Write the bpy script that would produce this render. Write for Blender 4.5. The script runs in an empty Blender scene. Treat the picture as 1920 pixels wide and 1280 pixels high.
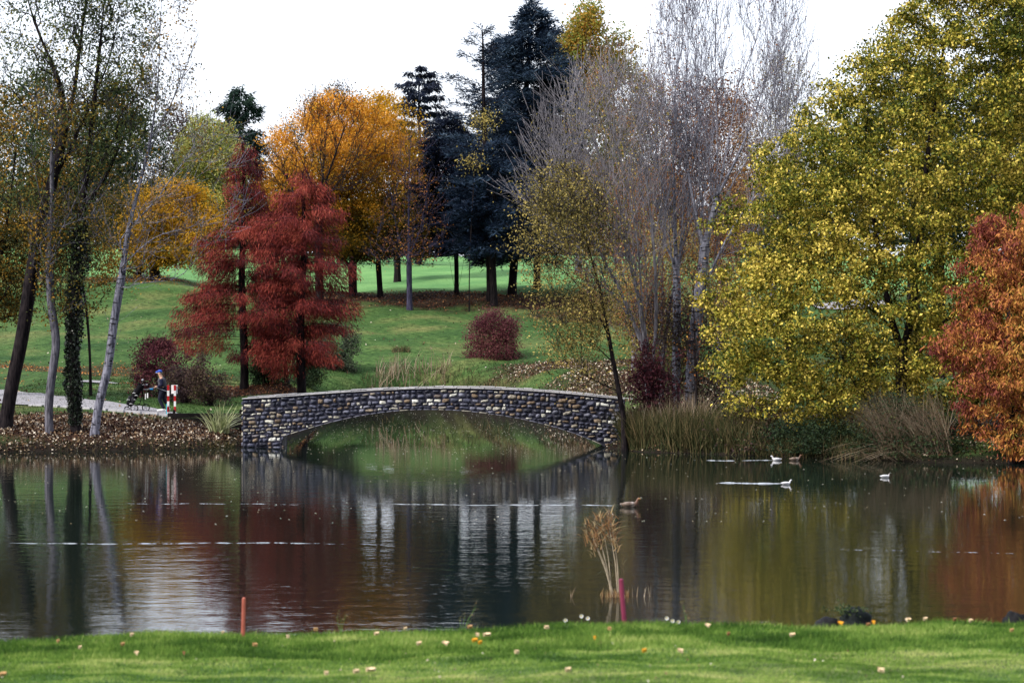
import bpy, math, random
import numpy as np
from mathutils import Vector

rng = np.random.default_rng(7)
random.seed(7)
C = bpy.context.scene.collection
scene = bpy.context.scene

# ------------------------------------------------------------------ camera, world, sun, exposure
F, HZ, CH = 4533.0, 590.0, 5.2          # focal length in photo pixels, horizon row, eye height above the water
cam = bpy.data.cameras.new('camera'); camo = bpy.data.objects.new('camera', cam); C.objects.link(camo)
camo.location = (0, 0, CH); camo.rotation_euler = (math.pi/2, 0, 0)
cam.sensor_width = 36; cam.lens = F/1920*36; cam.shift_y = -(640-HZ)/1920
cam.clip_start = 0.5; cam.clip_end = 3000
cam.dof.use_dof = True; cam.dof.focus_distance = 95; cam.dof.aperture_fstop = 2.4
scene.camera = camo
SUN_EL, SUN_AZ = math.radians(42), math.radians(-125)   # azimuth from +Y, negative = left; behind the camera to the left
world = bpy.data.worlds.new('World'); scene.world = world; world.use_nodes = True
nt = world.node_tree; nt.nodes.clear()
wo = nt.nodes.new('ShaderNodeOutputWorld'); bg = nt.nodes.new('ShaderNodeBackground')
sky = nt.nodes.new('ShaderNodeTexSky'); sky.sky_type = 'NISHITA'; sky.sun_disc = False
sky.sun_elevation = SUN_EL; sky.sun_rotation = SUN_AZ; sky.dust_density = 3.0
mx = nt.nodes.new('ShaderNodeMix'); mx.data_type = 'RGBA'; mx.inputs[0].default_value = 0.72
mx.inputs[7].default_value = (8.6, 9.0, 10.0, 1)
# veiled overcast: brighter overhead and towards the far side of the pond, darker behind the camera
tcw = nt.nodes.new('ShaderNodeTexCoord'); sxw = nt.nodes.new('ShaderNodeSeparateXYZ'); nt.links.new(tcw.outputs['Generated'], sxw.inputs[0])
def wm(op, a, b):
    n_ = nt.nodes.new('ShaderNodeMath'); n_.operation = op
    for i_, v_ in enumerate((a, b)):
        if hasattr(v_, 'links'): nt.links.new(v_, n_.inputs[i_])
        else: n_.inputs[i_].default_value = v_
    return n_.outputs[0]
fac = wm('ADD', wm('ADD', wm('MULTIPLY', sxw.outputs[1], .62), wm('MULTIPLY', wm('MAXIMUM', sxw.outputs[2], 0), .85)), .85)
cn_ = nt.nodes.new('ShaderNodeTexNoise'); cn_.inputs['Scale'].default_value = 3; cn_.inputs['Detail'].default_value = 5; nt.links.new(tcw.outputs['Generated'], cn_.inputs['Vector'])
fac = wm('MULTIPLY', fac, wm('ADD', wm('MULTIPLY', cn_.outputs[0], .3), .85))
vm = nt.nodes.new('ShaderNodeVectorMath'); vm.operation = 'SCALE'; nt.links.new(mx.outputs[2], vm.inputs[0]); nt.links.new(fac, vm.inputs['Scale'])
nt.links.new(sky.outputs[0], mx.inputs[6]); nt.links.new(vm.outputs[0], bg.inputs[0])
bg.inputs[1].default_value = 0.09; nt.links.new(bg.outputs[0], wo.inputs[0])
sl = bpy.data.lights.new('sun', 'SUN'); sl.energy = 3.2; sl.angle = math.radians(10); sl.color = (1, .95, .86)
so = bpy.data.objects.new('sun', sl); C.objects.link(so)
sd = Vector((math.sin(SUN_AZ)*math.cos(SUN_EL), math.cos(SUN_AZ)*math.cos(SUN_EL), math.sin(SUN_EL)))
so.rotation_euler = sd.to_track_quat('Z', 'Y').to_euler()
vs = scene.view_settings; vs.view_transform = 'Standard'; vs.look = 'None'; vs.exposure = 0.6; vs.gamma = 1
scene.cycles.max_bounces = 6; scene.cycles.diffuse_bounces = 2; scene.cycles.glossy_bounces = 3
scene.cycles.transparent_max_bounces = 4

# ------------------------------------------------------------------ small helpers
def W(px, py, D, dy=0.0):
    """photo pixel at distance D to a world point"""
    Y = D+dy
    return np.array([(px-960)*Y/F, Y, CH-(py-HZ)*Y/F])

def sstep(a, b, x):
    t = np.clip((x-a)/(b-a), 0, 1); return t*t*(3-2*t)

def lumps(P, scale, seed=0):
    r = np.random.default_rng(seed); P = np.asarray(P); out = 0
    for k in range(7):
        v = r.normal(size=3)/scale*(0.6+0.35*k); ph = r.uniform(0, 6.28)
        out = out + np.sin(P@v*1.6+ph)/(1+0.35*k)
    return out/2.6

def tag(o, label=None, cat=None, group=None, kind=None):
    if label: o['label'] = label
    if cat: o['category'] = cat
    if group: o['group'] = group
    if kind: o['kind'] = kind
    return o

def empty(name, loc, label, cat, group=None):
    o = bpy.data.objects.new(name, None); C.objects.link(o); o.location = tuple(float(v) for v in loc)
    o.empty_display_size = .2
    return tag(o, label, cat, group)

def mesh_np(name, V, faces, mat, parent=None, attrs=None, smooth=False):
    """V (n,3) world coordinates, faces (m,k) with constant k; parent = empty at its base (no rotation)"""
    V = np.asarray(V, dtype=np.float32).copy(); faces = np.asarray(faces, dtype=np.int32)
    if parent is not None: V -= np.array(gloc(parent), dtype=np.float32)
    me = bpy.data.meshes.new(name); k = faces.shape[1]; m = len(faces)
    me.vertices.add(len(V)); me.vertices.foreach_set('co', V.ravel())
    me.loops.add(m*k); me.loops.foreach_set('vertex_index', faces.ravel())
    me.polygons.add(m); me.polygons.foreach_set('loop_start', np.arange(0, m*k, k, dtype=np.int32))
    if smooth: me.polygons.foreach_set('use_smooth', np.ones(m, dtype=bool))
    for an, (dom, val) in (attrs or {}).items():
        a = me.attributes.new(an, 'FLOAT', dom); a.data.foreach_set('value', np.asarray(val, dtype=np.float32))
    me.update(calc_edges=True)
    if mat: me.materials.append(mat)
    o = bpy.data.objects.new(name, me); C.objects.link(o)
    if parent is not None: o.parent = parent
    return o

def gloc(o):
    v = np.array(o.location[:])
    while o.parent is not None:
        o = o.parent; v = v+np.array(o.location[:])
    return v

class MB:
    """collects quads / tris / tubes into one mesh"""
    def __init__(s): s.v = []; s.f = []; s.n = 0
    def add(s, V, Fc):
        V = [tuple(float(c) for c in p) for p in V]
        s.f += [tuple(i+s.n for i in q) for q in Fc]; s.v += V; s.n += len(V)
    def box(s, c, d, rot=0.0):
        x, y, z = [k/2 for k in d]; cs, sn = math.cos(rot), math.sin(rot); V = []
        for i in (-1, 1):
            for j in (-1, 1):
                for k in (-1, 1):
                    a, b = i*x, j*y; V.append((c[0]+a*cs-b*sn, c[1]+a*sn+b*cs, c[2]+k*z))
        s.add(V, [(0,1,3,2),(4,6,7,5),(0,4,5,1),(2,3,7,6),(0,2,6,4),(1,5,7,3)])
    def tube(s, pts, rad, n=8, cap=True):
        pts = [Vector([float(c) for c in p]) for p in pts]; rad = [rad]*len(pts) if np.isscalar(rad) else rad
        V = []; Fc = []
        for i, p in enumerate(pts):
            d = (pts[min(i+1, len(pts)-1)]-pts[max(i-1, 0)]).normalized()
            r = Vector((0.21, 1, 0.13)) if abs(d.y) < .9 else Vector((1, .2, .1))
            u = d.cross(r).normalized(); w = d.cross(u)
            for k in range(n):
                a = 2*math.pi*k/n; V.append(p+(u*math.cos(a)+w*math.sin(a))*rad[i])
        for i in range(len(pts)-1):
            for k in range(n):
                Fc.append((i*n+k, i*n+(k+1) % n, (i+1)*n+(k+1) % n, (i+1)*n+k))
        if cap: Fc += [tuple(range(n))[::-1], tuple((len(pts)-1)*n+k for k in range(n))]
        s.add(V, Fc)
    def ellipsoid(s, c, r, nu=12, nv=8):
        V = []; Fc = []
        for j in range(nv+1):
            t = math.pi*j/nv
            for i in range(nu):
                a = 2*math.pi*i/nu
                V.append((c[0]+r[0]*math.sin(t)*math.cos(a), c[1]+r[1]*math.sin(t)*math.sin(a), c[2]+r[2]*math.cos(t)))
        for j in range(nv):
            for i in range(nu): Fc.append((j*nu+i, j*nu+(i+1) % nu, (j+1)*nu+(i+1) % nu, (j+1)*nu+i))
        s.add(V, Fc)
    def build(s, name, mat, parent=None, smooth=False, bevel=0):
        off = gloc(parent) if parent is not None else np.zeros(3)
        me = bpy.data.meshes.new(name)
        me.from_pydata([(x-off[0], y-off[1], z-off[2]) for x, y, z in s.v], [], s.f); me.update()
        if smooth: me.polygons.foreach_set('use_smooth', np.ones(len(me.polygons), dtype=bool))
        me.materials.append(mat); o = bpy.data.objects.new(name, me); C.objects.link(o)
        if parent is not None: o.parent = parent
        if bevel:
            b = o.modifiers.new('bevel', 'BEVEL'); b.width = bevel; b.segments = 2; b.limit_method = 'ANGLE'
        return o

# ------------------------------------------------------------------ materials
def newmat(name):
    m = bpy.data.materials.new(name); m.use_nodes = True; t = m.node_tree; t.nodes.clear()
    out = t.nodes.new('ShaderNodeOutputMaterial'); return m, t, out

def ramp(t, stops, interp='LINEAR'):
    r = t.nodes.new('ShaderNodeValToRGB'); r.color_ramp.interpolation = interp; e = r.color_ramp.elements
    while len(e) > 1: e.remove(e[-1])
    for i, (p, c) in enumerate(stops):
        el = e[0] if i == 0 else e.new(p)
        el.position = p; el.color = (c[0], c[1], c[2], 1)
    return r

def noise(t, scale, detail=3, coord='Object', sc=(1, 1, 1)):
    tc = t.nodes.new('ShaderNodeTexCoord'); mp = t.nodes.new('ShaderNodeMapping'); mp.inputs['Scale'].default_value = sc
    n = t.nodes.new('ShaderNodeTexNoise'); n.inputs['Scale'].default_value = scale; n.inputs['Detail'].default_value = detail
    t.links.new(tc.outputs[coord], mp.inputs[0]); t.links.new(mp.outputs[0], n.inputs['Vector']); return n

def mathn(t, op, a, b):
    n = t.nodes.new('ShaderNodeMath'); n.operation = op
    for i, v in enumerate((a, b)):
        if hasattr(v, 'links'): t.links.new(v, n.inputs[i])
        else: n.inputs[i].default_value = v
    return n.outputs[0]

def leafmat(name, cols, trans=.35, rough=.6, spec=.12):
    """cols: palette read by the per-leaf 'tint' attribute"""
    m, t, out = newmat(name)
    a = t.nodes.new('ShaderNodeAttribute'); a.attribute_name = 'tint'
    r = ramp(t, [(i/(len(cols)-1), c) for i, c in enumerate(cols)])
    t.links.new(a.outputs['Fac'], r.inputs[0])
    p = t.nodes.new('ShaderNodeBsdfPrincipled'); p.inputs['Roughness'].default_value = rough
    p.inputs['Specular IOR Level'].default_value = spec
    t.links.new(r.outputs[0], p.inputs['Base Color'])
    tr = t.nodes.new('ShaderNodeBsdfTranslucent'); t.links.new(r.outputs[0], tr.inputs[0])
    mxs = t.nodes.new('ShaderNodeMixShader'); mxs.inputs[0].default_value = trans
    t.links.new(p.outputs[0], mxs.inputs[1]); t.links.new(tr.outputs[0], mxs.inputs[2]); t.links.new(mxs.outputs[0], out.inputs[0])
    return m

def plain(name, col, rough=.7, var=.25, scale=8, metal=0, spec=.2, bump=0):
    m, t, out = newmat(name); n = noise(t, scale)
    r = ramp(t, [(.3, [c*(1-var) for c in col]), (.7, [min(1, c*(1+var)) for c in col])])
    t.links.new(n.outputs[0], r.inputs[0])
    p = t.nodes.new('ShaderNodeBsdfPrincipled'); p.inputs['Roughness'].default_value = rough
    p.inputs['Metallic'].default_value = metal; p.inputs['Specular IOR Level'].default_value = spec
    t.links.new(r.outputs[0], p.inputs['Base Color'])
    if bump:
        b = t.nodes.new('ShaderNodeBump'); b.inputs['Strength'].default_value = bump; b.inputs['Distance'].default_value = .03
        t.links.new(n.outputs[0], b.inputs['Height']); t.links.new(b.outputs[0], p.inputs['Normal'])
    t.links.new(p.outputs[0], out.inputs[0]); return m

def barkmat(name, lo, hi, sc=(6, 6, 1.2), marks=None):
    m, t, out = newmat(name); n = noise(t, 2.2, 5, sc=sc)
    r = ramp(t, [(.35, lo), (.65, hi)]); t.links.new(n.outputs[0], r.inputs[0]); col = r.outputs[0]
    if marks:
        n2 = noise(t, 3.0, 4, sc=(1, 1, 4)); r2 = ramp(t, [(.56, (0, 0, 0)), (.62, (1, 1, 1))]); t.links.new(n2.outputs[0], r2.inputs[0])
        mm = t.nodes.new('ShaderNodeMix'); mm.data_type = 'RGBA'; t.links.new(r2.outputs[0], mm.inputs[0])
        t.links.new(col, mm.inputs[6]); mm.inputs[7].default_value = (*marks, 1); col = mm.outputs[2]
    p = t.nodes.new('ShaderNodeBsdfPrincipled'); p.inputs['Roughness'].default_value = .9; p.inputs['Specular IOR Level'].default_value = .06
    t.links.new(col, p.inputs['Base Color'])
    b = t.nodes.new('ShaderNodeBump'); b.inputs['Strength'].default_value = .6; b.inputs['Distance'].default_value = .04
    t.links.new(n.outputs[0], b.inputs['Height']); t.links.new(b.outputs[0], p.inputs['Normal'])
    t.links.new(p.outputs[0], out.inputs[0]); return m

M_bark = barkmat('bark_dark', (.006, .005, .007), (.028, .022, .024))
M_barkg = barkmat('bark_grey', (.05, .048, .062), (.17, .165, .2))
M_birch = barkmat('bark_pale', (.12, .12, .16), (.37, .37, .45), marks=(.03, .028, .035))
M_silver = barkmat('bark_silver', (.06, .06, .085), (.27, .27, .34), marks=(.02, .02, .025))
M_twig2 = barkmat('bark_pale_twig', (.09, .084, .10), (.33, .31, .35))
M_twig = barkmat('bark_twig', (.07, .06, .085), (.24, .215, .27))

# ------------------------------------------------------------------ terrain
POND = np.array([(-60, 32.3), (60, 32.3), (60, 83), (18, 84.8), (15, 84.9), (13, 86.6), (10.5, 88), (6.8, 90.6), (4.9, 91.6),
                 (4.0, 93.4), (3.6, 95), (4.4, 99), (4.3, 106), (3.3, 112), (1.9, 118), (.2, 125), (-2.3, 131), (-5, 132.6), (-7.2, 131.6), (-9, 127.5), (-9.5, 120), (-9.3, 112), (-9.4, 104), (-10, 99),
                 (-10, 96), (-10.9, 95.2), (-12, 93.6), (-15, 92.8), (-19.6, 91.6), (-60, 88)], dtype=float)

def pond_dist(x, y):
    """signed distance to the pond outline, positive on land"""
    sh = np.shape(x); x = np.ravel(x).astype(float); y = np.ravel(y).astype(float)
    d = np.full(x.shape, 1e9); inside = np.zeros(x.shape, dtype=bool); n = len(POND)
    for i in range(n):
        ax, ay = POND[i]; bx, by = POND[(i+1) % n]; ex, ey = bx-ax, by-ay
        t = np.clip(((x-ax)*ex+(y-ay)*ey)/(ex*ex+ey*ey), 0, 1)
        d = np.minimum(d, np.hypot(x-ax-t*ex, y-ay-t*ey))
        with np.errstate(divide='ignore', invalid='ignore'):
            c = ((ay > y) != (by > y)) & (x < ex*(y-ay)/np.where(ey == 0, 1e-9, ey)+ax)
        inside ^= c
    return np.where(inside, -d, d).reshape(sh)

LY = [60, 88, 95, 100, 108, 115, 122, 130, 134, 140, 150, 160, 168, 180, 200, 230, 260, 320, 500, 1500]
LZ = [.6, .9, 1.1, 1.25, 1.5, 1.75, 1.95, 2.15, 2.3, 2.95, 4.15, 5.35, 6.5, 7.35, 9.0, 10.6, 10.6, 9, 8, 8]
NY = [-60, 0, 10, 19, 22.5, 24.6, 24.9, 26.3, 26.6, 29.6, 30.5, 33]
NZ = [3.8, 3.5, 2.75, 2.05, 1.775, 1.64, 1.60, 1.545, 1.47, 1.36, 1.05, -.3]

def ground(x, y):
    x = np.asarray(x, dtype=float); y = np.asarray(y, dtype=float)
    d = pond_dist(x, y)
    wob = .16*np.sin(x*.16+1)*np.sin(y*.11)+.05*np.sin(x*.7+y*.4)+.03*np.sin(x*1.9-y*1.3)
    L = np.interp(y, LY, LZ)+wob*sstep(88, 125, y)*1.6
    L = L+.5*np.exp(-((x+9.7)/4)**2-((y-117)/5)**2)
    L = L+sstep(-19, -26, x)*sstep(150, 175, y)*.8
    far = L*(1-np.exp(-np.maximum(d, 0)/(3.0-1.8*sstep(98, 106, y)*sstep(-13.8, -11.0, x))))+.10*sstep(0, .3, d)
    far = np.where(d < 0, np.maximum(-1.2, d*.8), far)
    bump = .03*np.sin(x*1.1+.5)+.018*np.sin(x*2.7+y*1.3)+.012*np.sin(x*5.1-y*2.2)
    xs = x-.25*(y-26)
    sh = np.interp(x, [-12, -6.2, -3, 0, 2.3, 6, 12], [-.34, -.23, -.10, .0, .07, .05, .03])
    near = np.interp(y+.35*np.sin(xs*.35+1)-np.interp(x, [-7, -3], [-2.0, 0])*sstep(28, 26, y)*.0, NY, NZ)+(bump+sh)*sstep(33, 30, y)
    near = np.where(y > 33, -1.2, near)
    return np.where(y < 60, near, far)

def ground1(x, y): return float(ground(np.array([x]), np.array([y]))[0])

def at_ground(px, py, dmin=84):
    """first land point met by the sight line through the pixel"""
    D = np.arange(dmin, 330, .1); X = (px-960)*D/F; Z = CH-(py-HZ)*D/F
    k = np.argmax(ground(X, D) >= Z); return np.array([X[k], D[k], ground1(X[k], D[k])])

# litter patches: centre x, y, radii, strength
LIT = [(-15, 95, 9, 4.5, 1), (-24, 95, 9, 5, 1), (-5, 166, 13, 5.5, .95), (5, 119, 4.5, 7, .8), (3.2, 131, 5, 4, .8), (-23.5, 131, 8, 4, .7),
       (-29, 173, 9, 3.5, .9), (8, 96, 6, 5, .9), (13, 92, 8, 5, .9), (-12, 116.5, 6.5, 5.5, .95), (9, 113, 5, 12, .5), (7, 160, 6, 7, .8),
       (24, 118, 10, 4, .4), (-33, 120, 10, 8, .25)]

def litter(x, y):
    v = np.zeros(np.shape(x)); P = np.stack([x, y, 0*x], -1)
    w = .28*lumps(P, 2.0, 3)+.15*lumps(P, .6, 4)
    for cx, cy, rx, ry, s in LIT:
        r = np.sqrt(((x-cx)/rx)**2+((y-cy)/ry)**2)+w
        v = np.maximum(v, s*sstep(1.15, .55, r))
    return v

def axis(*segs):
    out = []
    for a, b, st in segs: out += list(np.arange(a, b, st))
    out.append(segs[-1][1]); return np.array(out)
gx = axis((-900, -100, 50), (-100, -40, 4), (-40, -24, 1.2), (-24, 24, .4), (24, 44, 1.2), (44, 100, 4), (100, 900, 50))
gy = axis((-60, 16, 4), (16, 33.2, .2), (33.2, 82, 4), (82, 128, .35), (128, 180, .8), (180, 270, 2), (270, 1500, 60))
GX, GY = np.meshgrid(gx, gy); GZ = ground(GX, GY)
nx, ny = len(gx), len(gy); idx = np.arange(nx*ny).reshape(ny, nx)
gf = np.stack([idx[:-1, :-1], idx[:-1, 1:], idx[1:, 1:], idx[1:, :-1]], -1).reshape(-1, 4)
GL = litter(GX, GY)
dd = pond_dist(GX, GY)
mud = sstep(1.2, .1, dd)*(GY > 60)
M, t, out = newmat('lawn_and_soil')
al = t.nodes.new('ShaderNodeAttribute'); al.attribute_name = 'litter'
am = t.nodes.new('ShaderNodeAttribute'); am.attribute_name = 'mud'
n1 = noise(t, .22, 6); n2 = noise(t, 3.0, 6); n3 = noise(t, 9, 4, sc=(1, .35, 1))
r1 = ramp(t, [(.3, (.026, .064, .022)), (.5, (.052, .102, .032)), (.72, (.135, .145, .06))]); t.links.new(n1.outputs[0], r1.inputs[0])
r2 = ramp(t, [(.3, (.35, .4, .35)), (.7, (1.6, 1.45, 1.3))]); t.links.new(n2.outputs[0], r2.inputs[0])
mu = t.nodes.new('ShaderNodeMix'); mu.data_type = 'RGBA'; mu.blend_type = 'MULTIPLY'; mu.inputs[0].default_value = .8
t.links.new(r1.outputs[0], mu.inputs[6]); t.links.new(r2.outputs[0], mu.inputs[7])
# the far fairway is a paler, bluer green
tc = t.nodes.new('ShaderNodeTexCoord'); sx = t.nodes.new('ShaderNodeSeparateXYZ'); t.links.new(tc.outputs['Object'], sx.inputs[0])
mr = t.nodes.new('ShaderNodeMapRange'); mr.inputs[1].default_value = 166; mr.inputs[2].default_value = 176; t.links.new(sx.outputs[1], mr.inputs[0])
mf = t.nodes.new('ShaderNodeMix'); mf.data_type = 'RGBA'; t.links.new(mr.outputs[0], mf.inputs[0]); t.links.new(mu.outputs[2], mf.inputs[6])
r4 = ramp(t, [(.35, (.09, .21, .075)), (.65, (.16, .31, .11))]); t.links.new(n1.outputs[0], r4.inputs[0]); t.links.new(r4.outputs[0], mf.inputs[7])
r3 = ramp(t, [(.3, (.010, .007, .008)), (.55, (.04, .022, .016)), (.75, (.10, .05, .03))]); t.links.new(n3.outputs[0], r3.inputs[0])
ml = t.nodes.new('ShaderNodeMix'); ml.data_type = 'RGBA'; t.links.new(al.outputs['Fac'], ml.inputs[0])
t.links.new(mf.outputs[2], ml.inputs[6]); t.links.new(r3.outputs[0], ml.inputs[7])
mm = t.nodes.new('ShaderNodeMix'); mm.data_type = 'RGBA'; t.links.new(am.outputs['Fac'], mm.inputs[0])
t.links.new(ml.outputs[2], mm.inputs[6]); mm.inputs[7].default_value = (.018, .014, .012, 1)
p = t.nodes.new('ShaderNodeBsdfPrincipled'); p.inputs['Roughness'].default_value = .95; p.inputs['Specular IOR Level'].default_value = .04
t.links.new(mm.outputs[2], p.inputs['Base Color'])
b = t.nodes.new('ShaderNodeBump'); b.inputs['Strength'].default_value = .8; b.inputs['Distance'].default_value = .12
t.links.new(n3.outputs[0], b.inputs['Height']); t.links.new(b.outputs[0], p.inputs['Normal']); t.links.new(p.outputs[0], out.inputs[0])
M_ground = M
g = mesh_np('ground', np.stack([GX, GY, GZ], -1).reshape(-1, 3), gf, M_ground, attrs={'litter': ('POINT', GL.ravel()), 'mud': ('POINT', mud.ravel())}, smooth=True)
tag(g, kind='structure')

# water
M, t, out = newmat('pond_water')
p = t.nodes.new('ShaderNodeBsdfPrincipled'); p.inputs['Base Color'].default_value = (.006, .010, .008, 1)
p.inputs['Roughness'].default_value = .02; p.inputs['IOR'].default_value = 1.333
nA = noise(t, 1.0, 3, sc=(.8, 1.5, 1)); nB = noise(t, 5.5, 3, sc=(.6, 1.3, 1)); nC = noise(t, .05, 2)
rc = ramp(t, [(.35, (.25,)*3), (.65, (1,)*3)]); t.links.new(nC.outputs[0], rc.inputs[0])
h = mathn(t, 'ADD', mathn(t, 'MULTIPLY', nA.outputs[0], .6), mathn(t, 'MULTIPLY', nB.outputs[0], .22))
tc = t.nodes.new('ShaderNodeTexCoord'); sx = t.nodes.new('ShaderNodeSeparateXYZ'); t.links.new(tc.outputs['Object'], sx.inputs[0])
mr = t.nodes.new('ShaderNodeMapRange'); mr.inputs[1].default_value = 96; mr.inputs[2].default_value = 84
mr.inputs[3].default_value = .12; mr.inputs[4].default_value = 1; t.links.new(sx.outputs[1], mr.inputs[0])
mr2 = t.nodes.new('ShaderNodeMapRange'); mr2.inputs[1].default_value = 78; mr2.inputs[2].default_value = 42; mr2.inputs[3].default_value = .6; mr2.inputs[4].default_value = 1.1; t.links.new(sx.outputs[1], mr2.inputs[0])
h = mathn(t, 'MULTIPLY', mathn(t, 'MULTIPLY', mathn(t, 'MULTIPLY', h, rc.outputs[0]), mr.outputs[0]), mr2.outputs[0])
b = t.nodes.new('ShaderNodeBump'); b.inputs['Strength'].default_value = 1; b.inputs['Distance'].default_value = .022
t.links.new(h, b.inputs['Height']); t.links.new(b.outputs[0], p.inputs['Normal']); t.links.new(p.outputs[0], out.inputs[0])
M_water = M
water = mesh_np('water', [(-59, 31, 0), (59, 31, 0), (59, 133.5, 0), (-59, 133.5, 0)], [(0, 1, 2, 3)], M_water); tag(water, kind='structure')

# ------------------------------------------------------------------ leaves and trees
def unit(v): return v/np.maximum(np.linalg.norm(v, axis=-1, keepdims=True), 1e-9)

def leaves(name, P, size, mat, parent, tint, asp=.6, bias=(0, 0, 0), r=rng, up=.5, flat=False):
    """pointed leaf-sized faces at P. size: length; bias: drift of the pointing direction; up: how much faces look up"""
    n = len(P); d = unit(unit(r.normal(size=(n, 3)))+np.asarray(bias))
    if flat: d[:, 2] = 0; d = unit(d)
    nr = unit(unit(r.normal(size=(n, 3)))+np.array([0, 0, up])); w = unit(np.cross(d, nr)); s = (size*r.uniform(.65, 1.3, n))[:, None]
    up_ = np.cross(w, d)*s*.12
    V = np.stack([P, P+d*s*.45+w*s*asp/2+up_, P+d*s, P+d*s*.45-w*s*asp/2+up_], 1).reshape(-1, 3)
    Fc = np.arange(4*n).reshape(n, 4)
    return mesh_np(name, V, Fc, mat, parent, {'tint': ('FACE', np.clip(tint, 0, 1))})

class Skel:
    def __init__(s): s.P = np.zeros((0, 3)); s.L = np.zeros(0); s.par = np.zeros(0, int); s.first = np.zeros(0, bool); s.T = np.zeros((0, 3))
    def chain(s, pts, parent=-1):
        """append a polyline; if parent>=0 its first new point hangs from that node"""
        pts = np.asarray(pts, float); n0 = len(s.P); n = len(pts)
        par = np.arange(n0-1, n0+n-1); par[0] = parent
        prev = np.vstack([s.P[parent] if parent >= 0 else pts[0], pts[:-1]]); seg = np.linalg.norm(pts-prev, axis=1)
        L0 = s.L[parent] if parent >= 0 else 0.0
        nxt = np.vstack([pts[1:], pts[-1:]+(pts[-1:]-prev[-1:])])
        T = unit(nxt-prev+1e-9)
        f = np.zeros(n, bool); f[0] = True
        s.P = np.vstack([s.P, pts]); s.L = np.append(s.L, L0+np.cumsum(seg)); s.par = np.append(s.par, par)
        s.first = np.append(s.first, f); s.T = np.vstack([s.T, T]); return n0+n-1
    def grow(s, targets, bf=.35, hw=1.0, upw=1.5, step=.5, bend=.35, r=rng, jit=.06, order=None):
        w = np.array([hw, hw, 1.0]); root = s.P[0]
        od = np.linalg.norm((targets-root)*w, axis=1) if order is None else order
        for i in np.argsort(od):
            t = targets[i]; dv = t-s.P; d = np.linalg.norm(dv*w, axis=1)
            cost = d+bf*s.L+upw*np.maximum(0, s.P[:, 2]-t[2])
            k = int(np.argmin(cost)); a = s.P[k]; dist = np.linalg.norm(t-a)
            if dist < .02: continue
            m = max(2, min(9, int(dist/step)+1)); u = np.linspace(0, 1, m+1)[1:, None]
            c = a+s.T[k]*dist*bend*.8+(t-a)*.1
            pts = (1-u)**2*a+2*u*(1-u)*c+u*u*t
            pts[:-1] += r.normal(size=(m-1, 3))*jit*dist/m
            s.chain(pts, k)
    def radii(s, rbase, rtip, power=.5):
        n = np.ones(len(s.P)); haschild = np.zeros(len(s.P), bool)
        for i in range(len(s.P)-1, 0, -1):
            if s.par[i] >= 0:
                n[s.par[i]] += n[i] if s.first[i] or True else 0
        # count only tips
        n = np.zeros(len(s.P)); ch = np.zeros(len(s.P), bool); ok = s.par >= 0; ch[s.par[ok]] = True; n[~ch] = 1
        for i in range(len(s.P)-1, -1, -1):
            if s.par[i] >= 0: n[s.par[i]] += n[i]
        nm = n[s.par < 0].max(); return np.maximum(rtip, rbase*(n/nm)**power)
    def build(s, name, mat, parent, rbase, rtip, power=.5, flare=1.35):
        R = s.radii(rbase, rtip, power); root = s.P[:, 2].min()
        h = s.P[:, 2]-root; R = np.where((R > rbase*.35) & (h < 1.0), R*(1+(flare-1)*(1-np.minimum(h, 1))**2), R)
        s.R = R; ii = np.nonzero(s.par >= 0)[0]; big = R[ii] > .045; V = []; Fc = []; off = 0
        for sel, n in ((ii[big], 7), (ii[~big], 3)):
            if len(sel) == 0: continue
            pr = s.par[sel]; A, B = s.P[pr], s.P[sel]; fi = s.first[sel]
            r0 = np.where(fi, np.minimum(R[pr], R[sel]*1.25), R[pr]); r1 = R[sel]
            d = unit(B-A); t0 = np.where(fi[:, None], d, s.T[pr]); t1 = s.T[sel]
            rings = []
            for Pt, T, rr in ((A, t0, r0), (B, t1, r1)):
                u = unit(np.cross(T, np.array([.23, 1, .17]))); w = np.cross(T, u)
                an = np.arange(n)*2*np.pi/n
                rings.append(Pt[:, None]+(u[:, None]*np.cos(an)[:, None]+w[:, None]*np.sin(an)[:, None])*rr[:, None, None])
            vv = np.stack(rings, 1).reshape(-1, 3); m = len(sel); base = (np.arange(m)*2*n)[:, None]
            k = np.arange(n)[None]; q = np.stack([base+k, base+(k+1) % n, base+n+(k+1) % n, base+n+k], -1).reshape(-1, 4)
            V.append(vv); Fc.append(q+off); off += len(vv)
        return mesh_np(name, np.vstack(V), np.vstack(Fc), mat, parent, smooth=True)

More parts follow.
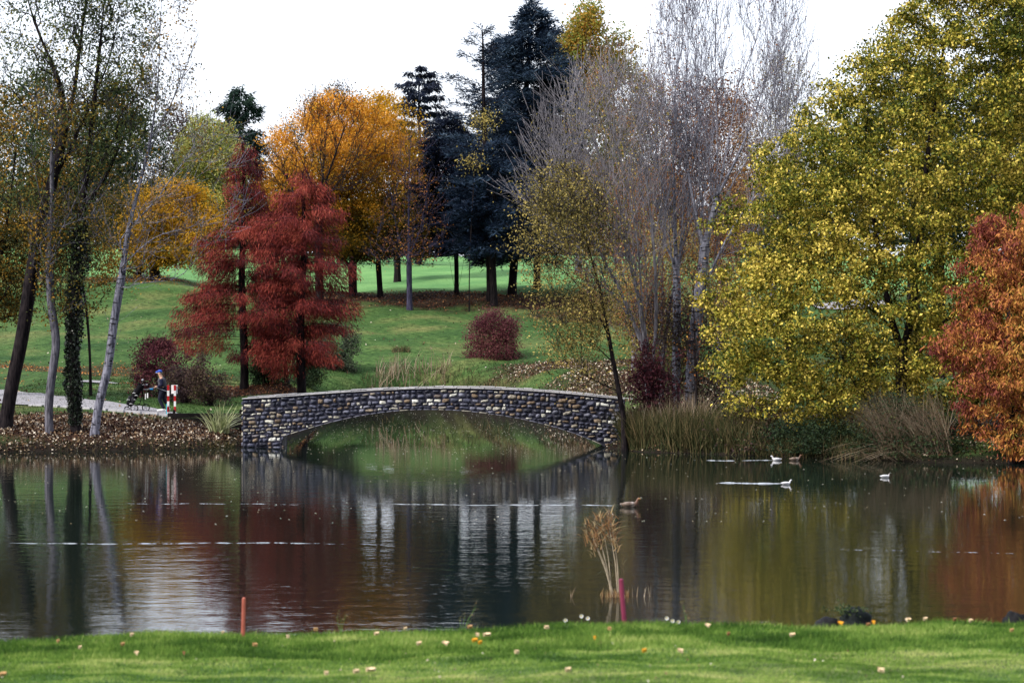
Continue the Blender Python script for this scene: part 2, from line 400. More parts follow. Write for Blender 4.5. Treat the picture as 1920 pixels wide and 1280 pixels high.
def crown_points(N, prof, D, thick=.8, shell=.5, gap=-.2, gscale=1.2, seed=1, holes=(), r=rng, edge=.12, cyo=0):
    prof = sorted(prof); ys = np.array([p[0] for p in prof], float); xl = np.array([p[1] for p in prof], float); xr = np.array([p[2] for p in prof], float)
    out = []
    tot = 0
    while tot < N:
        n = N*3; y = r.uniform(ys[0], ys[-1], n); L = np.interp(y, ys, xl); R = np.interp(y, ys, xr); hw = (R-L)/2
        keep = r.uniform(0, 1, n) < (hw/hw.max()); y, L, R, hw = y[keep], L[keep], R[keep], hw[keep]; n = len(y)
        a = r.uniform(0, 2*np.pi, n); rr = r.uniform(0, 1, n)**shell; lo = 1+edge*np.sin(a*3+y*.05+seed)+edge*.7*np.sin(a*7-y*.09)
        x = (L+R)/2+rr*hw*np.cos(a)*lo; dy = rr*hw*np.sin(a)*thick*D/F*lo+cyo
        P = np.stack([(x-960)*D/F, D+dy, CH-(y-HZ)*D/F], 1)
        ok = lumps(P, gscale, seed) > gap
        for hx, hy, rx, ry, pb in holes:
            ins = ((x-hx)/rx)**2+((y-hy)/ry)**2 < 1; ok &= ~(ins & (r.uniform(0, 1, n) < pb))
        out.append(P[ok]); tot += ok.sum()
    return np.vstack(out)[:N]

def stems_world(stems, D):
    """stems: list of polylines [(px,py[,depth offset])]; resampled into smooth chains"""
    res = []
    for st in stems:
        P = np.array([W(q[0], q[1], D, q[2] if len(q) > 2 else 0) for q in st]); t = np.arange(len(P)); u = np.linspace(0, len(P)-1, (len(P)-1)*4+1)
        Q = np.stack([np.interp(u, t, P[:, k]) for k in range(3)], 1)
        for _ in range(3): Q[1:-1] = (Q[:-2]+2*Q[1:-1]+Q[2:])/4
        res.append(Q)
    return res

def tree(name, label, cat, D, stems, prof, ntar, nleaf, size, mat, bark=M_bark, rbase=.2, rtip=.008, bf=.35, hw=1.0, upw=1.5, group=None,
         thick=.8, shell=.5, gap=-.2, gscale=1.2, seed=1, holes=(), spread=.3, asp=.6, bias=(0, 0, -.3), up=.5, tgrad=None, twigs=0, twl=.5,
         power=.6, extra=None, cyo=0, edge=.12, bend=.35, cname='crown', tvar=.5, twup=.6, xgrad=0, lvar=.16):
    r = np.random.default_rng(seed*131+5)
    sw = stems_world(stems, D); b = sw[0][0]; gz = ground1(b[0], b[1])
    for Q in sw:                                    # set the foot on the ground
        if np.hypot(Q[0][0]-b[0], Q[0][1]-b[1]) < 2.5 and abs(Q[0][2]-b[2]) < .6: Q[0][2] = min(Q[0][2], ground1(Q[0][0], Q[0][1]))-.15
    root = empty(name, (b[0], b[1], gz), label, cat, group)
    sk = Skel(); sk.chain(sw[0])
    for Q in sw[1:]:
        k = int(np.argmin(np.linalg.norm(sk.P-Q[0], axis=1)))
        if np.linalg.norm(sk.P[k]-Q[0]) < 2.0 and abs(Q[0][2]-gz) > .6: sk.chain(Q[1:], k)
        else: sk.chain(Q)
    T = crown_points(ntar, prof, D, thick, shell, gap, gscale, seed, holes, r, edge, cyo)
    sk.grow(T, bf, hw, upw, r=r, bend=bend)
    if twigs:
        ti = np.nonzero(sk.P[:, 2] > gz+2.0)[0]; ti = r.choice(ti, min(len(ti), twigs)); 
        for k in ti:
            d = unit(sk.T[k]+r.normal(size=3)*.45+np.array([0, 0, twup])); l = twl*r.uniform(.5, 1.4)
            a = sk.P[k]; sk.chain([a+d*l*.5+r.normal(size=3)*.03, a+d*l+np.array([0, 0, .1*l])], k)
    sk.build('trunk', bark, root, rbase, rtip, power)
    if nleaf:
        k = r.integers(0, len(T), nleaf); cl = r.uniform(0, 1, len(T)); P = T[k]+r.normal(size=(nleaf, 3))*spread*np.array([1, 1, .7])
        tint = .5+(cl[k]-.5)*tvar+r.normal(size=nleaf)*lvar+.22*lumps(P, 2.0, seed+9)
        if tgrad: tint += tgrad*((P[:, 2]-P[:, 2].min())/np.ptp(P[:, 2])-.5)
        if xgrad: tint += xgrad*((P[:, 0]-P[:, 0].min())/np.ptp(P[:, 0])-.5)
        if holes:
            px = P[:, 0]*F/P[:, 1]+960; py = HZ-(P[:, 2]-CH)*F/P[:, 1]; ok = np.ones(nleaf, bool)
            for hx, hy, rx, ry, pb in holes: ok &= ~((((px-hx)/rx)**2+((py-hy)/ry)**2 < 1) & (r.uniform(0, 1, nleaf) < pb))
            P, tint = P[ok], tint[ok]
        P[:, 2] = np.maximum(P[:, 2], .25)
        leaves(cname, P, size, mat, root, tint, asp, bias, r, up)
    return root, sk, T

def conifer(name, label, cat, D, base, apex, prof, tiers, perb, mat, bark=M_bark, size=.28, asp=.14, droop=.35, rise=.1, rbase=.2, nb=7, group=None,
            seed=1, sub=2, lat=.35, bias=(0, 0, -.4), tvar=.4, extra_stems=(), jitz=.5, sag=.15, density=1.0, tuft=.07, gapb=0.0, thick=1.0):
    """whorled branches with side sprays; prof [(py, xl, xr)] gives the outline"""
    r = np.random.default_rng(seed*71+3); prof = sorted(prof); ys = np.array([p[0] for p in prof], float)
    B = W(*base, D); A = W(*apex, D); B[2] = ground1(B[0], B[1]); root = empty(name, B, label, cat, group)
    sk = Skel(); sk.chain(np.array([B+(A-B)*t+np.array([.06*math.sin(t*9+seed), 0, -.2*(t == 0)]) for t in np.linspace(0, 1, 26)])); NT = len(sk.P)
    for st in extra_stems:
        for Q in stems_world([st], D): sk.chain(Q)
    zt = CH-(ys[0]-HZ)*D/F; zb = CH-(ys[-1]-HZ)*D/F; LP = []; LB = []; LTi = []
    for ti in range(tiers):
        u = (ti+.5)/tiers; z0 = zb+(zt-zb)*u**.95
        for bi in range(nb):
            if r.uniform() < gapb: continue
            z = z0+r.uniform(-.5, .5)*(zt-zb)/tiers*2*jitz; az = r.uniform(0, 2*np.pi); py = HZ-(z-CH)*F/D
            tx = B[0]+(A[0]-B[0])*np.clip((z-B[2])/(A[2]-B[2]), 0, 1)
            xl = (np.interp(py, ys, [p[1] for p in prof])-960)*D/F; xr = (np.interp(py, ys, [p[2] for p in prof])-960)*D/F
            ca, sa = math.cos(az), math.sin(az); ln = ((xr-tx) if ca > 0 else (tx-xl))*abs(ca)+(xr-xl)/2*thick*abs(sa)
            ln = max(.15, ln*r.uniform(.6, 1.1)); o = np.array([ca, sa, 0.]); k = int(np.clip((z-B[2])/(A[2]-B[2]), 0, 1)*25)
            up_ = rise*(.4+u)
            m = 6; tt = np.linspace(0, 1, m+1)[1:]; a0 = np.array([tx, B[1], z])
            pts = np.array([a0+o*ln*q+np.array([0, 0, ln*(up_*q-sag*q*q)]) for q in tt]); sk.chain(np.vstack([a0+o*.02, pts]), min(k, NT-1))
            n = max(8, int(perb*ln*density)); q = r.uniform(.06, 1, n)**.75; side = r.uniform(-1, 1, n); la = np.array([-sa, ca, 0.])
            lw = lat*ln*(1.12-q)*(.35+q*.9)
            nsp = max(3, int(5+ln*3)); qs = np.round(q*nsp)/nsp  # sprays spring from nodes and sweep forwards
            base_ = a0+o[None]*(ln*qs)[:, None]; fw = np.abs(side)*lw
            Pp = base_+la*(side*lw)[:, None]+o*(fw*.55)[:, None]
            Pp[:, 2] += ln*(up_*q-sag*q*q)-droop*np.abs(side)*lw*1.0+r.normal(size=n)*tuft
            Pp += r.normal(size=(n, 3))*tuft
            LP.append(Pp); LB.append(np.tile(o*.6, (n, 1))+la*np.sign(side)[:, None]*.6+np.array(bias)); LTi.append(np.full(n, r.uniform(-.5, .5)*tvar))
    P = np.vstack(LP); Bd = np.vstack(LB); ti = np.concatenate(LTi)
    sk.build('trunk', bark, root, rbase, .012, .5)
    leaves('crown', P, size, mat, root, .5+ti+r.normal(size=len(P))*.17+.2*lumps(P, 1.8, seed), asp, Bd*1.6, r, .4)
    return root

# palettes (albedo)
def pal(*c): return [tuple(v) for v in c]
L_yel = leafmat('leaf_yellow', pal((.04, .06, .010), (.12, .14, .018), (.40, .335, .045), (.80, .62, .14)), .12)
L_org = leafmat('leaf_orange', pal((.05, .045, .01), (.22, .13, .012), (.58, .25, .02), (.76, .38, .05)), .35)
L_must = leafmat('leaf_mustard', pal((.08, .075, .01), (.34, .19, .015), (.58, .31, .02), (.7, .42, .04)), .45)
L_dgold = leafmat('leaf_dark_gold', pal((.02, .02, .008), (.09, .065, .012), (.28, .18, .02), (.5, .33, .04)), .3)
L_red = leafmat('leaf_rust_red', pal((.03, .007, .012), (.115, .018, .019), (.26, .040, .032), (.41, .10, .06)), .2)
L_mapl = leafmat('leaf_maple', pal((.20, .05, .045), (.34, .10, .055), (.50, .20, .055), (.56, .31, .07), (.17, .18, .04)), .25)
L_oliv = leafmat('leaf_olive', pal((.025, .045, .022), (.06, .09, .035), (.12, .15, .05), (.36, .25, .04)), .35)
L_mix = leafmat('leaf_autumn_mix', pal((.018, .03, .012), (.06, .065, .018), (.24, .14, .022), (.52, .27, .03)), .28)
L_dark = leafmat('leaf_dark_green', pal((.010, .02, .012), (.024, .045, .022), (.045, .07, .03), (.09, .10, .03)), .3)
L_lime = leafmat('leaf_lime_yellow', pal((.18, .22, .06), (.34, .36, .10), (.52, .48, .15), (.62, .55, .22)), .45)
L_blue = leafmat('needle_blue', pal((.003, .007, .018), (.010, .020, .045), (.024, .046, .085), (.07, .11, .16)), .08)
L_bdk = leafmat('needle_dark_blue', pal((.002, .004, .012), (.006, .011, .030), (.016, .026, .055)), .08)
L_fir = leafmat('needle_green', pal((.006, .016, .014), (.018, .04, .032), (.04, .075, .05)), .15)
L_rust2 = leafmat('leaf_brown_rust', pal((.05, .028, .022), (.15, .075, .045), (.34, .17, .07), (.55, .33, .10)), .3)
L_rust = leafmat('leaf_rust', pal((.06, .025, .02), (.22, .08, .04), (.50, .19, .05), (.65, .36, .09)), .35)
L_tan = leafmat('leaf_olive_tan', pal((.05, .05, .02), (.16, .14, .045), (.36, .28, .08), (.62, .48, .15)), .3)
L_plane = leafmat('leaf_green_orange', pal((.08, .13, .03), (.22, .26, .05), (.42, .30, .06), (.6, .27, .05)), .45)
L_burg = leafmat('leaf_burgundy', pal((.03, .010, .016), (.085, .022, .034), (.15, .042, .056), (.22, .09, .08)), .3)
L_ivy = leafmat('leaf_ivy', pal((.004, .008, .005), (.010, .018, .010), (.022, .035, .018)), .1, .4, .4)
L_purp = leafmat('leaf_dull_purple', pal((.022, .014, .022), (.06, .035, .04), (.11, .07, .05), (.12, .12, .05)), .3)
L_fern = leafmat('leaf_grey_green', pal((.02, .03, .022), (.05, .07, .045), (.10, .12, .08), (.20, .2, .14)), .3)

# --- left bank trees
tree('broadleaf_tree', 'dark leaning trunk at the far left of the bank, olive crown touching the picture top', 'tree', 94.5,
     [[(8, 803), (22, 720), (40, 640), (52, 560), (66, 470), (86, 390), (108, 300), (124, 240), (112, 150), (70, 60), (40, -40)],
      [(124, 240), (140, 170), (150, 80), (168, -40)], [(110, 300), (180, 250), (250, 190), (300, 130)], [(86, 390), (180, 320), (240, 245)], [(95, 350), (150, 240), (210, 110), (230, -20)]],
     [(-130, -20, 250), (0, -60, 270), (90, -80, 290), (160, -20, 300), (240, 20, 300), (320, 0, 240), (400, -20, 150)], 650, 11500, .12, L_oliv, rbase=.27,
     seed=3, gap=.0, gscale=1.3, spread=.28, twigs=1600, twl=.6, shell=.6, power=.68)
tree('broadleaf_tree', 'pale grey trunk with a kink halfway, second from the left on the leaf strewn bank', 'tree', 94,
     [[(93, 828), (90, 760), (99, 690), (107, 640), (94, 570), (93, 480), (98, 380), (96, 250), (104, 150)], [(94, 480), (130, 400), (165, 330), (180, 230)], [(95, 430), (70, 350), (60, 280)]],
     [(90, 60, 150), (200, 20, 240), (330, 20, 240), (430, 40, 190), (520, 70, 170), (590, 70, 150)], 380, 6000, .11, L_mix, bark=M_barkg, rbase=.17,
     seed=4, gap=.1, spread=.3, twigs=700, twl=.5, power=.68)
RT, sk, T = tree('broadleaf_tree', 'ivy clad dark trunk, third from the left on the leaf strewn bank', 'tree', 94.3,
     [[(142, 815), (139, 740), (135, 640), (140, 560), (150, 470), (152, 400), (165, 300), (178, 180), (190, 60), (200, -40)], [(152, 400), (200, 330), (225, 270)], [(150, 470), (190, 430), (220, 400)]],
     [(-60, 130, 280), (60, 100, 290), (200, 90, 300), (330, 90, 250), (420, 100, 200), (450, 80, 215), (520, 90, 220), (580, 100, 210), (610, 130, 190)], 560, 11500, .115, L_oliv, rbase=.2,
     seed=5, gap=-.02, gscale=1.2, spread=.3, twigs=900, twl=.5, power=.68)
n = 7500; z = rng.uniform(.3, 8.2, n); a = rng.uniform(0, 6.283, n)
base = gloc(RT); stw = stems_world([[(142, 815), (139, 740), (135, 640), (140, 560), (150, 470), (152, 400)]], 94.3)[0]
cx = np.interp(z+base[2], stw[:, 2], stw[:, 0]); rr = .16+.20*np.clip(lumps(np.stack([np.cos(a)*.4, np.sin(a)*.4, z], 1), .6, 8)+.3, 0, 1)*np.clip((z-.8)/1.5, .15, 1)+rng.uniform(0, .1, n)
leaves('ivy', np.stack([cx+rr*np.cos(a), 94.3+rr*np.sin(a), z+base[2]], 1), .09, L_ivy, RT, rng.uniform(0, 1, n), .9, (0, 0, -.6), rng, .2)
tree('birch_tree', 'slender silver birch leaning right on the bank, thin bare top, few yellow leaves', 'tree', 94,
     [[(176, 820), (184, 760), (203, 690), (212, 610), (228, 520), (240, 430), (262, 345), (283, 265), (297, 160), (300, 60), (306, -50)],
      [(240, 430), (290, 380), (345, 300), (400, 250), (440, 230)], [(228, 500), (290, 440), (350, 430), (410, 405)], [(262, 345), (250, 260), (232, 190)], [(285, 260), (330, 180), (350, 90)],
      [(232, 470), (180, 400), (150, 330)], [(247, 400), (270, 300), (330, 180), (372, 60)]],
     [(-60, 270, 350), (40, 270, 370), (140, 250, 380), (220, 230, 440), (300, 200, 470), (380, 190, 470), (450, 200, 430), (560, 220, 300)], 380, 4200, .11, L_mix, bark=M_silver, rbase=.17, rtip=.006,
     seed=6, gap=-.1, spread=.25, twigs=1900, twl=.9, twup=.2, power=.78)
tree('broadleaf_tree', 'orange and green leafed tree at the far left edge behind the leaning trunks', 'tree', 106,
     [[(-20, 740), (-15, 600), (0, 480), (20, 380), (30, 280)]],
     [(170, -60, 60), (240, -100, 110), (350, -100, 130), (450, -100, 125), (540, -100, 100), (600, -80, 40)], 600, 27000, .14, L_mix, rbase=.2, seed=7, gap=-.15, spread=.35, tgrad=.1)
tree('broadleaf_tree', 'small amber leafed tree in the gap between leaning trunk and ivy trunk', 'tree', 108,
     [[(170, 700), (165, 600), (150, 500), (140, 400)]],
     [(250, 100, 180), (330, 60, 230), (430, 60, 260), (510, 70, 230), (570, 80, 200), (610, 110, 170)], 260, 7000, .13, L_mix, rbase=.06, seed=8, gap=.05, spread=.35)

# --- trees beyond the left lawn
bgl = 'trees beyond the lawn'
tree('broadleaf_tree', 'tall dull green tree, farthest left of the background trees', 'tree', 280, [[(60, 540), (60, 400), (60, 250)]],
     [(140, 20, 100), (180, -30, 150), (300, -60, 190), (420, -60, 190), (535, -40, 170)], 420, 30000, .34, L_dark, rbase=.35, seed=9, gap=-.45, spread=0.9, group=bgl, tgrad=.5)
tree('broadleaf_tree', 'dark green tree filling the gap behind the ivy clad trunk', 'tree', 285, [[(200, 540), (200, 420), (200, 280)]],
     [(165, 160, 240), (220, 120, 300), (350, 100, 330), (450, 100, 330), (535, 110, 310)], 420, 32000, .34, L_dark, rbase=.35, seed=10, gap=-.45, spread=0.9, group=bgl, tgrad=.3)
tree('broadleaf_tree', 'purple brown thin topped tree just left of the pale lime coloured one', 'tree', 300, [[(335, 520), (335, 400), (335, 280)]],
     [(195, 325, 355), (235, 295, 395), (320, 270, 400), (400, 270, 395), (490, 280, 390)], 300, 15000, .3, L_purp, rbase=.3, seed=11, gap=-.3, spread=0.75, twigs=1400, twl=1.2, group=bgl, power=.7)
tree('broadleaf_tree', 'pale lime yellow tree under the open sky, left of the red conifers', 'tree', 290, [[(385, 525), (385, 420), (385, 300)]],
     [(222, 370, 410), (255, 340, 440), (320, 318, 455), (380, 315, 455), (440, 330, 450)], 380, 27000, .3, L_lime, rbase=.28, seed=12, gap=-.3, spread=0.75, group=bgl)
tree('broadleaf_tree', 'mustard orange spreading tree low behind the birch, left of the red conifers', 'tree', 172, [[(291, 532), (289, 500), (292, 450), (310, 400)], [(289, 500), (270, 460), (255, 420)]],
     [(345, 290, 360), (375, 250, 400), (420, 230, 430), (450, 225, 430), (480, 240, 415), (495, 260, 380)], 400, 26000, .18, L_must, rbase=.36, seed=13, gap=-.2, spread=.45, group=bgl, power=.7)
tree('broadleaf_tree', 'dark trunked tree with sparse amber leaves, left neighbour of the mustard one', 'tree', 174, [[(258, 530), (262, 500), (255, 450), (245, 400)]],
     [(350, 200, 280), (420, 180, 300), (470, 180, 300), (510, 190, 290)], 220, 8500, .19, L_mix, rbase=.28, seed=14, gap=-.1, spread=.5, group=bgl, power=.7)
tree('broadleaf_tree', 'very dark green tree low between the lime yellow one and the red conifers', 'tree', 296, [[(415, 520), (415, 450), (412, 380)]],
     [(325, 395, 440), (370, 385, 450), (420, 380, 455), (470, 300, 470), (500, 300, 480)], 200, 12000, .34, L_dark, rbase=.28, seed=114, gap=-.4, spread=0.6, group=bgl)
conifer('conifer_tree', 'dark green conifer tip rising behind the lime yellow tree against the sky', 'tree', 320, (448, 500), (450, 165),
        [(165, 444, 456), (200, 418, 480), (260, 405, 495), (350, 395, 505), (470, 395, 505)], 24, 30, L_fir, size=.7, asp=.25, rise=.1, nb=8, seed=15, rbase=.3, tuft=.2)
tree('broadleaf_tree', 'big orange tree with domed crown behind the red conifers', 'tree', 166, [[(662, 562), (661, 520), (660, 480), (655, 430), (640, 360)], [(661, 500), (690, 465), (715, 420)], [(661, 505), (630, 470), (600, 430)]],
     [(176, 610, 640), (205, 565, 715), (250, 515, 755), (300, 490, 765), (360, 475, 765), (420, 470, 765), (455, 480, 765), (480, 600, 740)], 1100, 95000, .15, L_org, rbase=.30, seed=16,
     gap=-.3, gscale=1.3, spread=.42, tgrad=.95, group=bgl, power=.7)
tree('broadleaf_tree', 'smaller yellow green tree right of the big orange one, crown low above its trunk', 'tree', 167, [[(713, 557), (711, 520), (708, 480), (712, 440)]],
     [(370, 690, 760), (410, 640, 805), (450, 620, 820), (475, 630, 815), (492, 680, 780)], 320, 15000, .16, L_dgold, rbase=.2, seed=17, gap=-.1, spread=.35, group=bgl, tgrad=.5, power=.7)
tree('bare_tree', 'leafless dark tree with rising forked limbs in front of the big orange crown', 'tree', 158,
     [[(600, 590), (598, 500), (596, 420), (604, 360), (625, 300), (650, 230)], [(600, 380), (570, 310), (545, 250)], [(602, 370), (610, 280), (615, 200)], [(604, 360), (660, 310), (720, 285)], [(598, 400), (550, 360), (505, 335)], [(600, 380), (640, 340), (700, 240)]],
     [(170, 590, 680), (200, 540, 710), (260, 500, 730), (320, 480, 740), (360, 470, 700)], 320, 900, .13, L_must, bark=M_bark, rbase=.28, rtip=.012, bf=.6, seed=18, twigs=1300, twl=.9, twup=.4, power=.7)
tree('bare_tree', 'straight thin leafless tree standing alone on the lawn left of the blue cedars', 'tree', 160.5,
     [[(768, 586), (767, 500), (766, 400), (768, 300), (772, 215)], [(767, 490), (745, 440), (735, 380)], [(767, 480), (790, 430), (800, 360)]],
     [(220, 755, 790), (280, 735, 815), (360, 715, 830), (430, 690, 840), (480, 680, 840), (500, 720, 820)], 300, 1600, .13, L_rust, bark=barkmat('bark_bluegrey', (.025, .022, .045), (.07, .065, .11)), rbase=.19, rtip=.010,
     bf=.25, seed=19, twigs=1600, twl=.8, twup=.1, power=.8)
tree('broadleaf_tree', 'brown purple hazy topped tree behind the orange crown', 'tree', 205, [[(640, 520), (630, 400), (625, 260)]],
     [(160, 600, 640), (190, 560, 700), (250, 500, 730), (330, 490, 740)], 300, 8000, .2, L_purp, rbase=.3, seed=20, twigs=1800, twl=1.3, spread=.5, group=bgl, power=.7)
tree('broadleaf_tree', 'amber crowned tree between the big orange tree and the spiky dark spruce', 'tree', 185, [[(745, 535), (745, 430), (735, 280)]],
     [(175, 690, 730), (215, 665, 775), (280, 670, 815), (350, 690, 840), (460, 690, 840)], 380, 26000, .18, L_must, rbase=.26, seed=21, gap=-.25, spread=.5, group=bgl, power=.7, tgrad=.3)
conifer('conifer_tree', 'spiky dark spruce with drooping tiered top alone against the sky', 'tree', 205, (785, 520), (787, 122),
        [(122, 784, 790), (145, 760, 812), (180, 748, 832), (230, 742, 842), (330, 745, 845), (470, 740, 845)], 22, 60, L_bdk, size=.5, asp=.2, rise=.5, sag=.4, nb=5, seed=22, rbase=.22, jitz=.05, tuft=.07, droop=.35, lat=.13, bias=(0, 0, -.9))

# --- blue cedars
cg = 'blue cedars at the top of the lawn'
conifer('cedar_tree', 'tallest blue cedar with dense dark crown, its peak near the top of the picture', 'tree', 170, (961, 548), (1000, 8),
        [(8, 994, 1006), (50, 965, 1030), (120, 925, 1060), (190, 900, 1075), (270, 890, 1085), (360, 880, 1085), (440, 880, 1075), (490, 900, 1050)], 34, 95, L_blue, size=.48, asp=.15, droop=.25, rise=.3, sag=.2,
        nb=8, seed=23, rbase=.30, tuft=.12, bias=(0, 0, .2), group=cg, jitz=.7)
conifer('cedar_tree', 'thin sparse topped blue cedar beside the tallest one, open branches against the sky', 'tree', 165, (921, 568), (903, 55),
        [(55, 885, 915), (90, 868, 930), (160, 838, 950), (230, 842, 960), (300, 830, 960), (400, 850, 980), (480, 860, 980)], 22, 62, L_blue, size=.38, asp=.13, droop=.2, rise=.4, sag=.2,
        nb=5, seed=24, rbase=.26, tuft=.10, bias=(0, 0, .2), group=cg, gapb=.25)
conifer('cedar_tree', 'lower blue cedar with several stems from one foot, left of the cedar group', 'tree', 168, (856, 553), (845, 222),
        [(222, 830, 860), (260, 805, 880), (330, 785, 900), (400, 775, 905), (455, 780, 905), (475, 820, 890)], 22, 115, L_bdk, size=.38, asp=.14, droop=.3, rise=.2, sag=.2,
        nb=8, seed=25, rbase=.16, tuft=.14, bias=(0, 0, .1), group=cg, extra_stems=([(856, 553), (848, 520), (842, 480), (835, 440)], [(857, 553), (866, 510), (872, 470), (880, 430)], [(855, 553), (852, 500), (850, 450)]))
conifer('cedar_tree', 'blue cedar on the right of the group with frosted low branches behind the pale saplings', 'tree', 173, (1005, 535), (1010, 200),
        [(200, 995, 1025), (260, 960, 1060), (340, 930, 1085), (420, 925, 1080), (470, 940, 1060)], 18, 85, L_blue, size=.46, asp=.15, droop=.3, rise=.25, sag=.2,
        nb=8, seed=26, rbase=.26, tuft=.12, bias=(0, 0, .2), group=cg)
conifer('cedar_tree', 'low silvery blue cedar at the front of the group, lowest crown of them', 'tree', 163, (925, 578), (925, 270),
        [(270, 905, 945), (320, 870, 985), (380, 850, 1000), (440, 845, 1000), (475, 870, 980)], 14, 80, L_blue, size=.46, asp=.15, droop=.35, rise=.2, sag=.25,
        nb=7, seed=27, rbase=.24, tuft=.11, bias=(0, 0, .2), group=cg)
tree('broadleaf_tree', 'small yellow green tree showing through the left side of the blue cedars', 'tree', 161, [[(880, 585), (880, 500), (885, 400), (890, 320)]],
     [(210, 895, 915), (250, 870, 920), (320, 860, 900), (370, 855, 890)], 45, 700, .15, L_tan, rbase=.045, seed=28, spread=.4)

# --- behind and right
tree('broadleaf_tree', 'tall green and orange tree with airy top right beside the tallest cedar', 'tree', 190, [[(1085, 520), (1085, 350), (1085, 180), (1090, 90)]],
     [(5, 1065, 1110), (40, 1035, 1135), (110, 1030, 1135), (180, 1035, 1135), (260, 1040, 1135), (400, 1060, 1140)], 420, 15000, .25, L_plane, bark=M_barkg, rbase=.26, seed=29, gap=.0, spread=.45, group=bgl, power=.7)
tree('broadleaf_tree', 'green topped airy tree between the orange green tree and the bare white trunks', 'tree', 192, [[(1160, 520), (1155, 350), (1150, 180), (1150, 120)]],
     [(50, 1125, 1165), (80, 1105, 1190), (160, 1080, 1210), (300, 1070, 1220), (420, 1090, 1210)], 480, 19000, .25, L_plane, bark=M_barkg, rbase=.26, seed=30, gap=.0, spread=.45, group=bgl, power=.7)
tree('broadleaf_tree', 'rust red sparse tree behind the left fan of the pale bare stems', 'tree', 128, [[(1190, 640), (1190, 520), (1195, 400), (1200, 260)], [(1190, 540), (1150, 440), (1130, 330)], [(1190, 540), (1230, 430), (1260, 320)]],
     [(65, 1160, 1230), (105, 1120, 1290), (200, 1090, 1310), (320, 1060, 1310), (450, 1060, 1310), (580, 1090, 1300)], 900, 21000, .13, L_rust2, bark=M_twig, rbase=.15, seed=31, gap=-.1, spread=.4, twigs=900, twl=.9, power=.72)
tree('broadleaf_tree', 'orange brown tree in the haze of twigs between the white trunks and the yellow crown', 'tree', 140, [[(1350, 620), (1350, 500), (1345, 380), (1340, 250)]],
     [(150, 1290, 1350), (200, 1260, 1410), (300, 1250, 1440), (420, 1250, 1450), (540, 1260, 1430), (640, 1280, 1400)], 800, 21000, .14, L_rust2, bark=M_twig, rbase=.17, seed=32, gap=-.2, spread=.4, twigs=1000, twl=.9, power=.72)
tree('bare_tree', 'brownish grey twiggy tree top standing between the tall white stems and the yellow crown', 'tree', 150, [[(1450, 600), (1450, 480), (1450, 350), (1455, 220)]],
     [(105, 1430, 1500), (170, 1395, 1535), (260, 1380, 1550), (360, 1360, 1540), (480, 1360, 1500)], 700, 12000, .14, L_tan, bark=M_twig, rbase=.2, rtip=.010, bf=.6, hw=1.6, seed=33, spread=.4, twigs=3400, twl=1.2, twup=.8, power=.75)
tree('broadleaf_tree', 'dull brown green tree low behind the bare stems, hiding the far lawn', 'tree', 118, [[(1240, 690), (1240, 600), (1245, 480)]],
     [(420, 1180, 1320), (500, 1150, 1360), (600, 1140, 1370), (690, 1150, 1360)], 420, 15000, .13, L_tan, bark=M_twig, rbase=.14, seed=133, gap=-.15, spread=.35, twigs=1200, twl=.7, power=.72, tgrad=.2)
conifer('conifer_tree', 'dark conifer at the top right corner behind the yellow crown', 'tree', 130, (1925, 560), (1925, -60),
        [(-60, 1915, 1935), (20, 1895, 1960), (60, 1885, 1970), (200, 1850, 2000), (420, 1830, 2020)], 24, 70, L_bdk, size=.4, asp=.2, seed=34, tuft=.15, rbase=.3)
tree('broadleaf_tree', 'upright ivy dark trunk on the lawn behind the yellow crown', 'tree', 122, [[(1713, 545), (1713, 480), (1716, 400), (1720, 300)]],
     [(120, 1630, 1800), (200, 1560, 1820), (300, 1500, 1830), (400, 1480, 1820), (455, 1540, 1800)], 420, 22000, .17, L_dark, rbase=.32, seed=35, spread=.5, gap=-.3)
tree('broadleaf_tree', 'second dark trunk on the lawn behind the yellow crown, nearer the maple', 'tree', 126, [[(1762, 533), (1760, 480), (1765, 400), (1775, 300)]],
     [(150, 1720, 1900), (300, 1700, 1940), (420, 1700, 1940), (465, 1740, 1920)], 300, 15000, .17, L_dark, rbase=.3, seed=36, spread=.5, gap=-.3)
tree('broadleaf_tree', 'dull green tree behind the lower left of the yellow crown', 'tree', 135, [[(1480, 600), (1480, 540), (1480, 440)]],
     [(340, 1440, 1540), (420, 1400, 1580), (500, 1400, 1580), (525, 1420, 1540)], 240, 10000, .16, L_dark, rbase=.22, seed=37, spread=.45, gap=-.3)

# --- tall pale bare clump by the bridge: each stem group a tree
bgp = 'pale bare stems beside the bridge'
tree('bare_tree', 'white barked bare tree forking low, its straight stems reaching the picture top', 'tree', 96,
     [[(1292, 790), (1296, 700), (1306, 600), (1318, 500), (1322, 455), (1345, 370), (1365, 270), (1385, 160), (1400, 40), (1410, -60)],
      [(1320, 470), (1305, 400), (1290, 330), (1285, 200), (1290, 80), (1300, -50)], [(1312, 560), (1350, 470), (1390, 400), (1450, 330), (1500, 250)], [(1345, 370), (1400, 260), (1440, 140), (1465, 30)],
      [(1365, 270), (1430, 180), (1490, 90)], [(1330, 430), (1380, 330), (1440, 240), (1510, 170)], [(1345, 370), (1345, 240), (1340, 100), (1345, -40)], [(1385, 160), (1425, 60), (1440, -40)], [(1290, 330), (1262, 200), (1250, 60)], [(1440, 140), (1490, 40), (1505, -20)]],
     [(-120, 1250, 1500), (0, 1240, 1515), (100, 1250, 1520), (200, 1270, 1520), (300, 1280, 1490), (400, 1290, 1450), (480, 1300, 1420)], 1100, 900, .1, L_rust, bark=M_birch, rbase=.25, rtip=.007,
     bf=.7, hw=1.5, upw=3, seed=41, group=bgp, twigs=3600, twl=1.3, twup=.7, bend=.5, thick=.6, spread=.3, power=.86)
